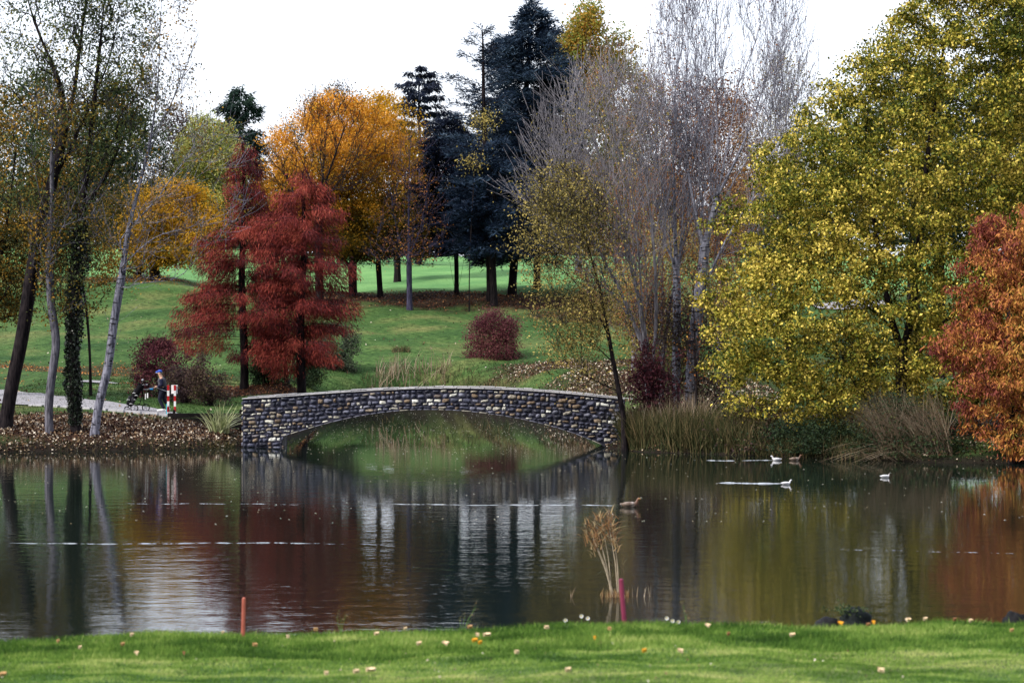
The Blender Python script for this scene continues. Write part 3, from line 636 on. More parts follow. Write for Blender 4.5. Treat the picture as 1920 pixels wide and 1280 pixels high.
tree('bare_tree', 'straight white barked bare stem just left of the forked white tree', 'tree', 97,
     [[(1268, 770), (1268, 680), (1270, 560), (1266, 440), (1262, 330), (1268, 200), (1262, 90), (1270, -60)], [(1266, 440), (1240, 350), (1225, 250), (1235, 120)], [(1270, 500), (1290, 400), (1300, 300), (1320, 150)]],
     [(-100, 1230, 1330), (20, 1225, 1340), (120, 1200, 1340), (250, 1180, 1340), (350, 1190, 1330), (450, 1210, 1320)], 450, 900, .1, L_rust, bark=M_birch, rbase=.17, rtip=.0085,
     bf=.8, hw=2.2, upw=4, seed=42, group=bgp, twigs=1700, twl=1.1, twup=.9, bend=.5, spread=.3, power=.74)
FAN = [[(1222, 760), (1215, 680), (1205, 600), (1185, 500), (1150, 400), (1110, 310), (1080, 240)], [(1215, 680), (1180, 580), (1130, 480), (1070, 380), (1010, 310)],
      [(1205, 600), (1200, 480), (1180, 360), (1150, 250), (1130, 170)], [(1220, 720), (1232, 600), (1228, 480), (1215, 360), (1200, 250), (1195, 160)], [(1185, 500), (1130, 420), (1060, 330), (1020, 240)],
      [(1200, 580), (1140, 470), (1060, 400), (985, 345)], [(1190, 520), (1170, 400), (1120, 290), (1090, 190)], [(1215, 650), (1160, 560), (1090, 500), (1020, 450)], [(1210, 620), (1215, 500), (1190, 380), (1165, 260)]]
tree('bare_tree', 'grey bare tree of many stems fanning out to the left above the bridge end', 'tree', 95, FAN,
     [(130, 1080, 1240), (200, 1030, 1250), (280, 985, 1250), (360, 965, 1250), (440, 990, 1250), (520, 1060, 1250)], 900, 2600, .1, L_tan, bark=M_twig2, rbase=.20, rtip=.008,
     bf=.8, hw=1.0, upw=3, seed=43, group=bgp, twigs=3600, twl=1.3, twup=.3, bend=.55, spread=.35, power=.66)
tree('bare_tree', 'thin grey bare stems in the middle of the clump behind the red leafed shrub', 'tree', 99,
     [[(1240, 765), (1243, 650), (1240, 540), (1246, 400), (1250, 300)], [(1243, 700), (1222, 560), (1212, 440), (1180, 320)], [(1242, 680), (1258, 560), (1285, 440), (1330, 330), (1380, 260)], [(1241, 740), (1200, 620), (1170, 520), (1140, 420)], [(1241, 740), (1285, 600), (1330, 520), (1380, 440)]],
     [(150, 1160, 1420), (250, 1150, 1420), (350, 1150, 1400), (450, 1160, 1380), (560, 1170, 1370), (640, 1190, 1340)], 700, 13000, .10, L_rust, bark=M_barkg, rbase=.11, rtip=.006,
     bf=.6, hw=1.6, upw=3, seed=44, group=bgp, twigs=3000, twl=.8, twup=.6, spread=.4, power=.75)
tree('broadleaf_tree', 'dark leaning multi branched small tree with olive yellow leaves at the right bridge end', 'tree', 92.5,
     [[(1172, 800), (1160, 730), (1150, 680), (1138, 610), (1125, 540), (1105, 470), (1085, 400)], [(1150, 680), (1110, 640), (1070, 620), (1030, 600)], [(1140, 620), (1090, 540), (1050, 500), (1010, 480)],
      [(1160, 735), (1110, 710), (1075, 690)], [(1125, 540), (1140, 460), (1150, 400)]],
     [(310, 1020, 1090), (360, 980, 1130), (430, 970, 1190), (500, 980, 1200), (560, 1000, 1200), (620, 1010, 1180), (680, 1030, 1150), (725, 1035, 1110)], 1000, 14500, .095, L_tan, bark=M_bark, rbase=.10, rtip=.0055,
     seed=45, gap=.03, gscale=.6, spread=.34, twigs=2000, twl=.45, shell=.6, power=.7, tvar=.6)
tree('young_tree', 'thin dark sapling stem at the left edge of the yellow crown', 'tree', 93, [[(1307, 790), (1305, 700), (1302, 620), (1300, 540)]],
     [(480, 1285, 1320), (560, 1275, 1330), (650, 1280, 1330), (720, 1290, 1330)], 60, 260, .1, L_rust, rbase=.05, seed=46, twigs=160, twl=.5)

# --- big yellow tree
H = ((1540, 585, 46, 14, .6), (1425, 730, 36, 16, .9), (1550, 668, 40, 13, .6), (1690, 625, 20, 34, .8))
tree('broadleaf_tree', 'huge golden yellow broadleaf tree overhanging the right bank', 'tree', 91,
     [[(1698, 800), (1694, 720), (1688, 650), (1672, 600), (1655, 520), (1640, 420), (1620, 300), (1630, 180)], [(1690, 680), (1712, 580), (1725, 460), (1735, 320), (1760, 150), (1780, 20)],
      [(1692, 700), (1655, 664), (1600, 638), (1520, 640), (1440, 690), (1390, 730)], [(1688, 650), (1640, 610), (1560, 610), (1480, 640), (1410, 640)], [(1680, 620), (1600, 550), (1520, 500), (1450, 470)],
      [(1695, 660), (1770, 600), (1850, 560), (1950, 520)], [(1660, 540), (1590, 450), (1530, 370), (1490, 320)], [(1690, 680), (1650, 700, -3), (1600, 740, -4), (1540, 780, -5)], [(1695, 700), (1740, 640, -3), (1800, 600, -5)]],
     [(-100, 1740, 1880), (-30, 1715, 1940), (20, 1695, 1985), (80, 1620, 2020), (130, 1570, 2050), (180, 1545, 2070), (240, 1475, 2080), (290, 1425, 2085), (350, 1385, 2090), (410, 1365, 2090), (480, 1365, 2090), (560, 1335, 2085), (615, 1312, 2080),
      (670, 1330, 2050), (720, 1345, 1990), (770, 1380, 1860), (798, 1450, 1700), (810, 1500, 1620)], 3600, 240000, .13, L_yel, rbase=.42, rtip=.008, bf=.3, hw=1, upw=1.2, seed=47,
     shell=.33, gap=-.62, gscale=.55, lvar=.27, spread=.18, thick=.62, holes=H, tvar=.4, tgrad=-.2, up=.9, bias=(0, -.2, -.3), asp=.62, edge=.09, power=.7)
# --- orange maple at the right edge
tree('maple_tree', 'orange and red maple at the right edge of the far bank', 'tree', 85,
     [[(1900, 860), (1898, 780), (1890, 650), (1895, 520), (1900, 430)], [(1896, 720), (1850, 660), (1820, 600)], [(1897, 760), (1860, 770), (1840, 790)]],
     [(385, 1890, 1960), (420, 1835, 2010), (480, 1815, 2030), (560, 1800, 2040), (640, 1775, 2040), (700, 1775, 2040), (745, 1805, 2030), (800, 1825, 2010), (852, 1850, 1980)], 560, 42000, .17, L_mapl, rbase=.2, seed=48,
     shell=.35, gap=-.15, gscale=.6, spread=.17, tvar=.5, bias=(0, -.2, -1.1), up=.2, asp=.30, xgrad=1.1, edge=.18)

# --- red bald cypresses
rg = 'rust red conifers behind the bridge'
conifer('bald_cypress', 'taller rust red feathery conifer on the left, its lowest branch sweeping wide over the lawn', 'tree', 116, (456, 722), (455, 268),
        [(268, 448, 462), (300, 430, 480), (360, 425, 500), (420, 415, 520), (460, 358, 535), (490, 388, 540), (540, 370, 540), (585, 335, 550), (620, 318, 550), (655, 345, 560)], 20, 190, L_red,
        bark=M_bark, size=.24, asp=.11, droop=.5, rise=.12, sag=.14, nb=7, seed=51, rbase=.2, tuft=.11, bias=(0, 0, -1.1), jitz=.9, lat=.30, tvar=.6, group=rg)
conifer('bald_cypress', 'broader rust red feathery conifer on the right, nearer the bridge crown', 'tree', 115, (563, 728), (570, 325),
        [(325, 562, 578), (360, 525, 605), (400, 510, 632), (460, 488, 625), (520, 478, 665), (560, 468, 655), (600, 472, 642), (650, 485, 640), (690, 500, 620)], 20, 200, L_red,
        bark=M_bark, size=.24, asp=.11, droop=.5, rise=.14, sag=.14, nb=7, seed=52, rbase=.22, tuft=.11, bias=(0, 0, -1.1), jitz=.9, lat=.30, tvar=.6, group=rg)
conifer('bald_cypress', 'thin trunked rust red conifer squeezed between the two larger ones', 'tree', 119, (537, 722), (525, 360),
        [(360, 518, 532), (420, 495, 560), (520, 480, 580), (640, 490, 590)], 10, 150, L_red,
        bark=M_bark, size=.27, asp=.11, droop=.75, rise=.12, sag=.12, nb=6, seed=53, rbase=.12, tuft=.10, bias=(0, 0, -1.3), jitz=.35, lat=.42, tvar=.5, group=rg)

# --- shrubs
def shrub(label, D, cx, by, prof, n, nl, size, mat, seed, rb=.05, **k):
    return tree('shrub', label, 'shrub', D, [[(cx, by), (cx-4, by-25), (cx-8, by-50)], [(cx+2, by), (cx+10, by-45)], [(cx-2, by), (cx-20, by-40)]], prof, n, nl, size, mat, rbase=rb, rtip=.006, seed=seed, spread=k.pop('spread', .16), cname='foliage', **k)
shrub('burgundy and brown shrub behind the golfer, wide and ragged', 108, 300, 745, [(635, 275, 310), (660, 252, 352), (700, 246, 362), (742, 262, 360)], 240, 8500, .1, L_burg, 61, twigs=200, twl=.35, tgrad=.1)
shrub('brown leafed lower shrub right behind the golfer', 106, 345, 750, [(690, 320, 365), (720, 290, 390), (750, 300, 385)], 130, 4200, .09, L_purp, 62, twigs=200, twl=.35)
shrub('dark twiggy purple grey shrub between the golfer and the sword leaved plant', 105, 395, 752, [(660, 385, 405), (690, 355, 425), (725, 345, 432), (752, 362, 425)], 200, 5200, .09, L_purp, 63, twigs=600, twl=.4)
shrub('rounded grey green bush at the foot of the right red conifer', 134, 635, 728, [(606, 612, 655), (635, 600, 670), (690, 592, 670), (735, 600, 662)], 240, 8500, .1, L_fern, 64, twigs=150, twl=.3)
shrub('dark brown bush with reddish leaves under the red conifers, touching the grey green one', 133.5, 592, 728, [(640, 570, 615), (680, 555, 628), (735, 560, 632)], 260, 11000, .1, L_purp, 65)
shrub('low very dark bush between the trunks of the red conifers', 117, 505, 726, [(655, 480, 530), (685, 468, 545), (722, 472, 550)], 170, 5200, .1, L_dark, 66)
shrub('very dark broad bush filling the gap between the two big red conifer trunks', 126, 540, 722, [(640, 515, 575), (665, 490, 600), (722, 480, 605)], 260, 11000, .1, L_dark, 74, spread=.25, twigs=200, twl=.4)
shrub('oval burgundy bush alone on the lawn above the bridge', 137, 926, 716, [(583, 912, 945), (605, 884, 968), (640, 874, 978), (680, 878, 978), (708, 892, 965)], 420, 26000, .09, L_burg, 67, shell=.4, gap=-1.2, edge=.03, spread=.24)
shrub('red brown leafed shrub among the bare white stems', 94, 1225, 775, [(640, 1210, 1250), (670, 1190, 1285), (720, 1180, 1290), (765, 1195, 1275)], 190, 3200, .12, L_burg, 68, twigs=200, twl=.4, tgrad=.3, spread=.22)
shrub('dark blue green bush seen through the gap in the yellow crown', 96, 1600, 790, [(640, 1585, 1625), (680, 1555, 1650), (740, 1550, 1660), (790, 1570, 1650)], 190, 5200, .11, L_ivy, 69, twigs=200, twl=.35, spread=.2)
shrub('low dark bramble on the right bank under the hanging yellow branches', 88.5, 1520, 862, [(790, 1440, 1600), (815, 1410, 1640), (850, 1420, 1650)], 240, 7500, .1, L_dark, 70, spread=.25, twigs=400, twl=.5)
shrub('low dark bramble on the right bank between the dead reeds and the maple', 87, 1700, 868, [(745, 1640, 1760), (790, 1610, 1800), (850, 1600, 1860)], 260, 7500, .1, L_dark, 71, spread=.28, twigs=400, twl=.5)
shrub('dull purple low scrub between the green reeds and the bramble', 90, 1400, 850, [(760, 1350, 1450), (800, 1320, 1480), (842, 1330, 1480)], 170, 3600, .1, L_purp, 72, spread=.25, twigs=400, twl=.5)

shrub('brown leafed tangled undergrowth at the foot of the bare white stems', 97, 1265, 790, [(560, 1200, 1340), (640, 1180, 1370), (720, 1175, 1380), (775, 1190, 1370)], 420, 9000, .1, L_purp, 73, twigs=1400, twl=.6, spread=.3)
# far woodland that closes the view behind the crest
P = []
for x0, x1, yt in ((-700, 260, 300), (260, 860, 380), (1060, 1500, 330), (1500, 2700, 250)):
    n = 9000; x = rng.uniform(x0, x1, n); top = yt+45*np.sin(x*.02)+25*np.sin(x*.053+1)+14*np.sin(x*.13)
    y = top+(520-top)*rng.uniform(0, 1, n); D = rng.uniform(285, 310, n); P.append(np.stack([(x-960)*D/F, D, CH-(y-HZ)*D/F], 1))
P = np.vstack(P); o = leaves('far_woodland', P, .9, L_dark, None, .5+.3*lumps(P, 8, 3)+rng.normal(size=len(P))*.15, .7)
tag(o, 'dark mass of distant woodland closing the view behind the lawn trees', 'woodland', kind='stuff')

# ------------------------------------------------------------------ blades: reeds, grass, sword leaves
def blades(name, P, hgt, width, lean, mat, parent=None, r=rng, droop=.25, tint=None, seg=3, dirs=None):
    n = len(P); hgt = np.broadcast_to(hgt, (n,))*r.uniform(.6, 1.2, n); a = r.uniform(0, 6.283, n)
    o = np.stack([np.cos(a), np.sin(a), 0*a], 1)*np.abs(r.normal(size=n)*lean)[:, None]
    if dirs is not None: o = o+dirs
    w = unit(np.cross(np.stack([np.cos(a+1), np.sin(a+1), 0*a], 1), np.array([0, 0, 1.])))*width/2
    rows = []
    for k in range(seg+1):
        t = k/seg; c = P+o*(hgt*t*(.6+.6*t))[:, None]; c = c.copy(); c[:, 2] += hgt*(t-droop*t*t*np.linalg.norm(o, axis=1))
        ww = w*(1-t)**.6 if k else w; rows += [c-ww, c+ww]
    V = np.stack(rows, 1).reshape(-1, 3); b = (np.arange(n)*(2*seg+2))[:, None]
    Fc = np.concatenate([b+np.array([2*k, 2*k+1, 2*k+3, 2*k+2]) for k in range(seg)], 0)
    tt = r.uniform(0, 1, n) if tint is None else tint
    return mesh_np(name, V, Fc, mat, parent, {'tint': ('FACE', np.tile(tt, seg))})

L_grass = leafmat('grass_blade', pal((.03, .075, .012), (.095, .19, .028), (.24, .35, .07), (.48, .50, .18)), .35)
L_grassf = leafmat('grass_blade_far', pal((.018, .042, .014), (.042, .078, .022), (.08, .11, .038), (.15, .145, .07)), .3)
L_reedg = leafmat('reed_green', pal((.018, .028, .014), (.045, .06, .022), (.11, .10, .045), (.24, .17, .09)), .3)
L_reedt = leafmat('reed_tan', pal((.10, .07, .05), (.24, .17, .11), (.40, .31, .22), (.52, .43, .33)), .3)
L_sword = leafmat('sword_leaf', pal((.06, .09, .04), (.2, .24, .10), (.42, .45, .22), (.65, .66, .42)), .25, .4, .5)

def scatter(x0, x1, y0, y1, n, cond=None, r=rng):
    x = r.uniform(x0, x1, n); y = r.uniform(y0, y1, n)
    if cond is not None: k = cond(x, y); x, y = x[k], y[k]
    return np.stack([x, y, ground(x, y)], 1)

# foreground grass: short on the mown strip, longer on the rough edge
Pg = scatter(-8.2, 8.2, 19.5, 31.2, 330000); keep = np.abs(Pg[:, 0]) < Pg[:, 1]*.22+.6; Pg = Pg[keep]
yy = Pg[:, 1]+.35*np.sin((Pg[:, 0]-.25*(Pg[:, 1]-26))*.35+1)
hh = np.where(yy > 26.45, .085*(1+.6*np.clip(lumps(Pg, .35, 9), -.5, 1)), np.where(yy > 24.75, .035, .022))
tn = np.clip(.46+.36*lumps(Pg, .8, 5)+.22*lumps(Pg, .22, 6)+rng.normal(size=len(Pg))*.13+np.where(yy > 26.45, -.10, .05), 0, 1)
o = blades('near_grass', Pg, hh, .011, .5, L_grass, tint=tn, seg=2); tag(o, 'short green grass on the near bank along the bottom of the picture', 'grass', kind='stuff')
Pw = scatter(-7.4, 7.4, 29.0, 30.5, 3000)
o = blades('bank_edge_weeds', Pw, .105, .009, .8, L_grass, tint=rng.uniform(0, 1, len(Pw)), seg=3); tag(o, 'ragged taller grass along the edge of the near bank', 'grass', kind='stuff')
# far shore grass and weeds
Pg = scatter(-26, 22, 84, 135, 130000, lambda x, y: (pond_dist(x, y) > .05) & (pond_dist(x, y) < 14) & (np.abs(x+1) < y*.24) & (rng.uniform(0, 1, len(x)) > litter(x, y)*1.1))
o = blades('far_grass', Pg, .09, .03, .6, L_grassf, tint=np.clip(.35+.3*lumps(Pg, 2, 5)+rng.normal(size=len(Pg))*.15, 0, 1), seg=2); tag(o, 'rough grass on the far shore', 'grass', kind='stuff')

def patch(pxs, n, h, wd, lean, mat, name, label, jit=.5, ylo=.0, yhi=1.2, tint=None, dirs=None, droop=.25):
    """blades standing along a shore stretch given by ground points"""
    pts = np.array(pxs, float); k = rng.integers(0, len(pts)-1, n); u = rng.uniform(0, 1, n)
    P = pts[k]*(1-u)[:, None]+pts[k+1]*u[:, None]; P[:, 1] += rng.uniform(ylo, yhi, n); P[:, 0] += rng.normal(size=n)*.1*jit
    z = ground(P[:, 0], P[:, 1]); P = np.stack([P[:, 0], P[:, 1], np.maximum(z, -.12)], 1)
    o = blades(name, P, h, wd, lean, mat, dirs=dirs, droop=droop, tint=tint); return tag(o, label, 'reeds', kind='stuff')
patch([(4.3, 92.8), (5, 91.7), (7, 90.4), (9.2, 88.9)], 5200, 1.25, .03, .35, L_reedg, 'reeds', 'green brown reeds along the right bank beside the bridge end', yhi=2.6)
patch([(4.6, 93), (6.2, 92.4), (7.5, 92)], 900, 1.5, .03, .35, L_reedt, 'reeds', 'tan reeds behind the green ones at the right bridge end', yhi=2.0)
patch([(9, 88.8), (11, 87.6), (13, 86.4)], 1500, .6, .03, .5, L_reedg, 'reeds', 'short dark sedge at the water edge below the yellow tree', yhi=1.5)
patch([(13.3, 86.4), (14.2, 86), (15.6, 85.2)], 1700, 2.3, .026, .3, L_reedt, 'reeds', 'dry tan reeds leaning left at the water edge beside the maple', yhi=1.6, dirs=np.array([-.38, -.2, 0]), droop=.5)
patch([(12.8, 86.3), (14.6, 85.3)], 60, 1.9, .035, .2, L_reedt, 'reeds', 'fallen straw coloured reed stems lying over the water below the dry reeds', yhi=.6, dirs=np.array([-1.1, -.3, -.2]), droop=.62)
patch([(-7.6, 131.6), (-6, 132.8), (-3.4, 132.6)], 260, 1.1, .035, .4, L_reedt, 'reeds', 'pinkish tan reeds on the shore behind the bridge', yhi=2.6)
patch([(-8.2, 131), (-5, 133.0), (-2.3, 131.4), (0, 126)], 700, .5, .03, .45, L_reedg, 'reeds', 'low green rushes along the shore behind the bridge', yhi=2)
patch([(-19.8, 91.5), (-15, 92.6), (-12, 93.3), (-10.9, 94.6)], 700, .35, .02, .8, L_reedg, 'reeds', 'thin roots and weeds hanging at the left bank edge', yhi=.8, dirs=np.array([0, -.4, 0]))
patch([(-6.9, 139), (-5.9, 139)], 200, .4, .03, .6, L_reedg, 'fern', 'dark green tuft on the lawn behind the bridge', yhi=.8)

# leaf litter on the ground
L_lit = leafmat('fallen_leaves', pal((.015, .008, .008), (.05, .022, .016), (.13, .065, .035), (.32, .22, .13), (.75, .68, .58)), .15)
L_lito = leafmat('fallen_leaves_orange', pal((.12, .03, .015), (.32, .09, .025), (.5, .2, .05), (.6, .36, .1)), .15)
L_litd = leafmat('fallen_leaves_dark', pal((.03, .012, .012), (.09, .03, .022), (.2, .08, .04), (.4, .2, .08)), .15)
def litterobj(P, size, mat, label, tint=None):
    P = P+np.array([0, 0, .03]); o = leaves('fallen_leaves', P, size, mat, None, rng.uniform(0, 1, len(P))**1.3 if tint is None else tint, .8, (0, 0, .1), rng, 1.4)
    return tag(o, label, 'fallen leaves', kind='stuff')
litterobj(scatter(-26, -10.6, 91, 100, 60000, lambda x, y: (pond_dist(x, y) > .02) & (rng.uniform(0, 1, len(x)) < litter(x, y)*(.25+.75*sstep(-.5, .5, lumps(np.stack([x, y, 0*x], 1), .8, 12)))) & (y < 98.4+.0*x)), .10, L_lit, 'pale and brown fallen leaves covering the left bank')
litterobj(scatter(-20, 14, 150, 175, 20000, lambda x, y: rng.uniform(0, 1, len(x)) < litter(x, y)), .13, L_litd, 'brown orange fallen leaves under the trees at the top of the lawn', tint=None)  # dark palette: red-brown leaves, plus tree shade put into their colour
litterobj(scatter(-40, -15, 115, 182, 45000, lambda x, y: rng.uniform(0, 1, len(x)) < litter(x, y)), .085, L_lito, 'orange fallen leaves drifting over the left lawn')
litterobj(scatter(-5, 12, 97, 139, 70000, lambda x, y: (pond_dist(x, y) > .1) & (rng.uniform(0, 1, len(x)) < litter(x, y))), .11, L_lit, 'pale fallen leaves on the slope behind the bridge')
litterobj(scatter(-19, -6, 108, 124, 16000, lambda x, y: (pond_dist(x, y) > .2) & (rng.uniform(0, 1, len(x)) < litter(x, y))), .09, L_litd, 'dark red brown needles and leaves on the mound under the red conifers')
litterobj(scatter(-40, 32, 100, 172, 3800, lambda x, y: pond_dist(x, y) > .1), .12, L_lit, 'scattered yellow fallen leaves on the far lawn', tint=rng.uniform(.6, 1, 3800)[:0] if False else None)
litterobj(scatter(3.6, 20, 84.5, 96, 16000, lambda x, y: (pond_dist(x, y) > .02) & (rng.uniform(0, 1, len(x)) < .5)), .1, L_lit, 'dull fallen leaves on the right bank', )
# specks floating on the water
x = np.concatenate([rng.uniform(-9, 4, 900), rng.uniform(-20, 18, 450)]); y = np.concatenate([rng.uniform(90, 128, 900), rng.uniform(60, 95, 450)])
k = pond_dist(x, y) < -.2; P = np.stack([x[k], y[k], 0*x[k]+.008], 1)
o = leaves('floating_leaves', P, .065, leafmat('floating_leaf', pal((.3, .22, .12), (.6, .55, .42), (.8, .78, .7)), .1), None, rng.uniform(0, 1, len(P)), .8, (0, 0, 0), rng, 40, True)
tag(o, 'small pale leaves floating on the pond', 'floating leaves', kind='stuff')

# ------------------------------------------------------------------ path
M_path = plain('path_gravel', (.25, .24, .26), .9, .2, 3, spec=.2, bump=.3)
M_conc = plain('pale_kerb', (.42, .41, .44), .8, .15, 5)
def ribbon(name, mat, a, b, zoff=.03, n=40, lift=None):
    """a, b: lists of plan points along the two edges"""
    a = np.array(a, float); b = np.array(b, float); t = np.linspace(0, 1, len(a)); u = np.linspace(0, 1, n)
    A = np.stack([np.interp(u, t, a[:, 0]), np.interp(u, t, a[:, 1])], 1); B = np.stack([np.interp(u, t, b[:, 0]), np.interp(u, t, b[:, 1])], 1)
    V = []; m = 7
    for i in range(n):
        for j in range(m):
            q = A[i]+(B[i]-A[i])*j/(m-1); V.append((q[0], q[1], ground1(q[0], q[1])+zoff))
    Fc = [(i*m+j, i*m+j+1, (i+1)*m+j+1, (i+1)*m+j) for i in range(n-1) for j in range(m-1)]
    o = mesh_np(name, V, Fc, mat, smooth=True); tag(o, kind='structure'); return o
ribbon('path', M_path, [(-26, 104.5), (-20.6, 101.3), (-17, 99.6), (-13.9, 98.9)], [(-27, 115), (-22.5, 110), (-18, 104.5), (-13.9, 100.6)], .05)
ribbon('path', M_path, [(-21.5, 117.2), (-20, 117.5), (-18.1, 117.8)], [(-21.8, 118.3), (-20, 118.5), (-18.1, 118.4)], .06)
ribbon('path', M_path, [(20, 158), (22.5, 159), (25, 159)], [(20, 162), (22.5, 164), (25, 163)], .08)

# ------------------------------------------------------------------ bridge
BY0, BY1 = 95.0, 97.3
def bx(px): return (px-960)*BY0/F
def bz(py): return CH-(py-HZ)*BY0/F
TP = np.array([(453, 749), (500, 744.5), (560, 741), (640, 737), (730, 731.5), (820, 728), (900, 728), (960, 731), (1030, 736), (1100, 742), (1170, 749)], float)
AP = np.array([(528, 819), (559, 808), (600, 797), (638, 788), (678, 779.5), (721, 773), (770, 769), (816, 767.5), (879, 770.5), (938, 779), (998, 791), (1057, 806), (1113, 826), (1150, 846)], float)
def ztop(x):
    c = np.polyfit(bx(TP[:, 0]), bz(TP[:, 1]), 4); return np.polyval(c, x)
ac = np.polyfit(bx(AP[:, 0]), bz(AP[:, 1]), 5)
def zbot(x):
    x = np.asarray(x, float); return np.where((x < bx(528)) | (x > bx(1148)), -.6, np.polyval(ac, x))
XL, XR = bx(455), bx(1172)
M_mort = plain('dark_mortar', (.036, .036, .055), .9, .3, 6, bump=.5)
M_stone, t, out = newmat('field_stone')
a = t.nodes.new('ShaderNodeAttribute'); a.attribute_name = 'tint'
r = ramp(t, [(0, (.010, .011, .022)), (.22, (.034, .038, .07)), (.42, (.088, .094, .15)), (.58, (.19, .195, .26)), (.68, (.11, .075, .05)), (.78, (.24, .17, .11)), (.88, (.32, .29, .24)), (.95, (.62, .60, .52)), (1, (.8, .8, .76))])
n = noise(t, 9, 5); rn = ramp(t, [(.25, (.5, .5, .5)), (.75, (1.3, 1.3, 1.3))]); t.links.new(n.outputs[0], rn.inputs[0]); t.links.new(a.outputs['Fac'], r.inputs[0])
mu = t.nodes.new('ShaderNodeMix'); mu.data_type = 'RGBA'; mu.blend_type = 'MULTIPLY'; mu.inputs[0].default_value = 1
t.links.new(r.outputs[0], mu.inputs[6]); t.links.new(rn.outputs[0], mu.inputs[7])
p = t.nodes.new('ShaderNodeBsdfPrincipled'); p.inputs['Roughness'].default_value = .55; t.links.new(mu.outputs[2], p.inputs['Base Color'])
b = t.nodes.new('ShaderNodeBump'); b.inputs['Strength'].default_value = .5; b.inputs['Distance'].default_value = .03
t.links.new(n.outputs[0], b.inputs['Height']); t.links.new(b.outputs[0], p.inputs['Normal']); t.links.new(p.outputs[0], out.inputs[0])
bridge = empty('stone_bridge', ((XL+XR)/2, (BY0+BY1)/2, 0), 'low arched footbridge of blue grey and cream field stones crossing the pond', 'bridge')
def wall(name, y0, y1, top, xs):
    V = []; Fc = []
    for x in xs:
        zt = float(top(x)); zb = float(zbot(x)); V += [(x, y0, zb), (x, y0, zt), (x, y1, zt), (x, y1, zb)]
    for i in range(len(xs)-1):
        for j in range(4): Fc.append((i*4+j, i*4+(j+1) % 4, (i+1)*4+(j+1) % 4, (i+1)*4+j))
    Fc += [(0, 3, 2, 1), tuple((len(xs)-1)*4+j for j in range(4))]
    m = MB(); m.add(V, Fc); return m
e = 1e-3
xs = np.unique(np.concatenate([np.linspace(XL, XR, 90), [bx(528)-e, bx(528)+e, bx(1148)-e, bx(1148)+e]]))
wall('w', BY0, BY0+.35, ztop, xs).build('parapet_wall', M_mort, bridge)
wall('w', BY1-.35, BY1, ztop, xs).build('parapet_wall', M_mort, bridge)
wall('w', BY0+.352, BY1-.352, lambda x: ztop(x)-.42, xs).build('deck', plain('deck_stone', (.3, .29, .3), .9, .3, 4), bridge)
# field stones on the front face, laid in wavy courses
SV, SF, ST = [], [], []; r = np.random.default_rng(11)
G = 7; uu, vv = np.meshgrid(np.linspace(-1, 1, G), np.linspace(-1, 1, G)); gi = np.arange(G*G).reshape(G, G)
q = np.stack([gi[:-1, :-1], gi[:-1, 1:], gi[1:, 1:], gi[1:, :-1]], -1).reshape(-1, 4)
def add_stone(cx, cz, w, h, kk, tint, face=0, proud=.06):
    X = uu*np.sqrt(1-kk*vv**2/2); Z = vv*np.sqrt(1-kk*uu**2/2); mxv = np.maximum(np.abs(uu), np.abs(vv))
    Dp = proud*(1-mxv**4)+.012*r.normal(size=uu.shape)*(mxv < .9)-.02*(mxv > .99)
    a = r.normal()*.10; Xr = X*w/2*(1+.06*r.normal()); Zr = Z*h/2*(1+.12*r.normal()*X)+X*w/2*a+.007*r.normal(size=uu.shape)
    n0 = sum(len(v) for v in SV)
    if face == 0: V = np.stack([cx+Xr, BY0-Dp, cz+Zr], -1)
    else: V = np.stack([XL-Dp, cx+Xr, cz+Zr], -1)
    SV.append(V.reshape(-1, 3)); SF.append((q if face == 0 else q[:, ::-1])+n0); ST.append(np.full(len(q), tint))
def rtint():
    u = r.uniform()
    return r.uniform(0, .3) if u < .28 else r.uniform(.3, .6) if u < .62 else r.uniform(.62, .82) if u < .80 else r.uniform(.84, .93) if u < .92 else r.uniform(.95, 1)
v = .0
while v < 2.6:
    h = r.uniform(.11, .215); x = XL+.01
    while x < XR-.05:
        w = r.uniform(.12, .40)*(1 if h > .15 else .85); 
        if x+w > XR: w = XR-x
        cx = x+w/2; zt = float(ztop(cx))-v-.05; zb = zt-h; lim = -9 if (x < bx(528) < x+w) else max(float(zbot(cx)), float(zbot(x+.02)) if x > bx(529) else -9, float(zbot(x+w-.02)) if x+w < bx(1147) else -9)
        if x < bx(528) < x+w and zb < bz(819)+.02: w = max(.12, bx(528)-x-.01); cx = x+w/2; lim = -9
        zb2 = max(zb, lim+.035, -.25)
        if zt-zb2 > .07:
            tn = rtint(); rect = tn > .9
            if rect and zt-zb2 > .12 and r.uniform() < .5: hh = (zt-zb2)*.7
            else: hh = zt-zb2
            add_stone(cx, (zt+zb2)/2+r.normal()*.012, w-.024, hh*r.uniform(.78, 1.06)-.022, .25 if rect else r.uniform(.4, 1.0), tn, proud=.03 if rect else .065)
        x += w
    v += h
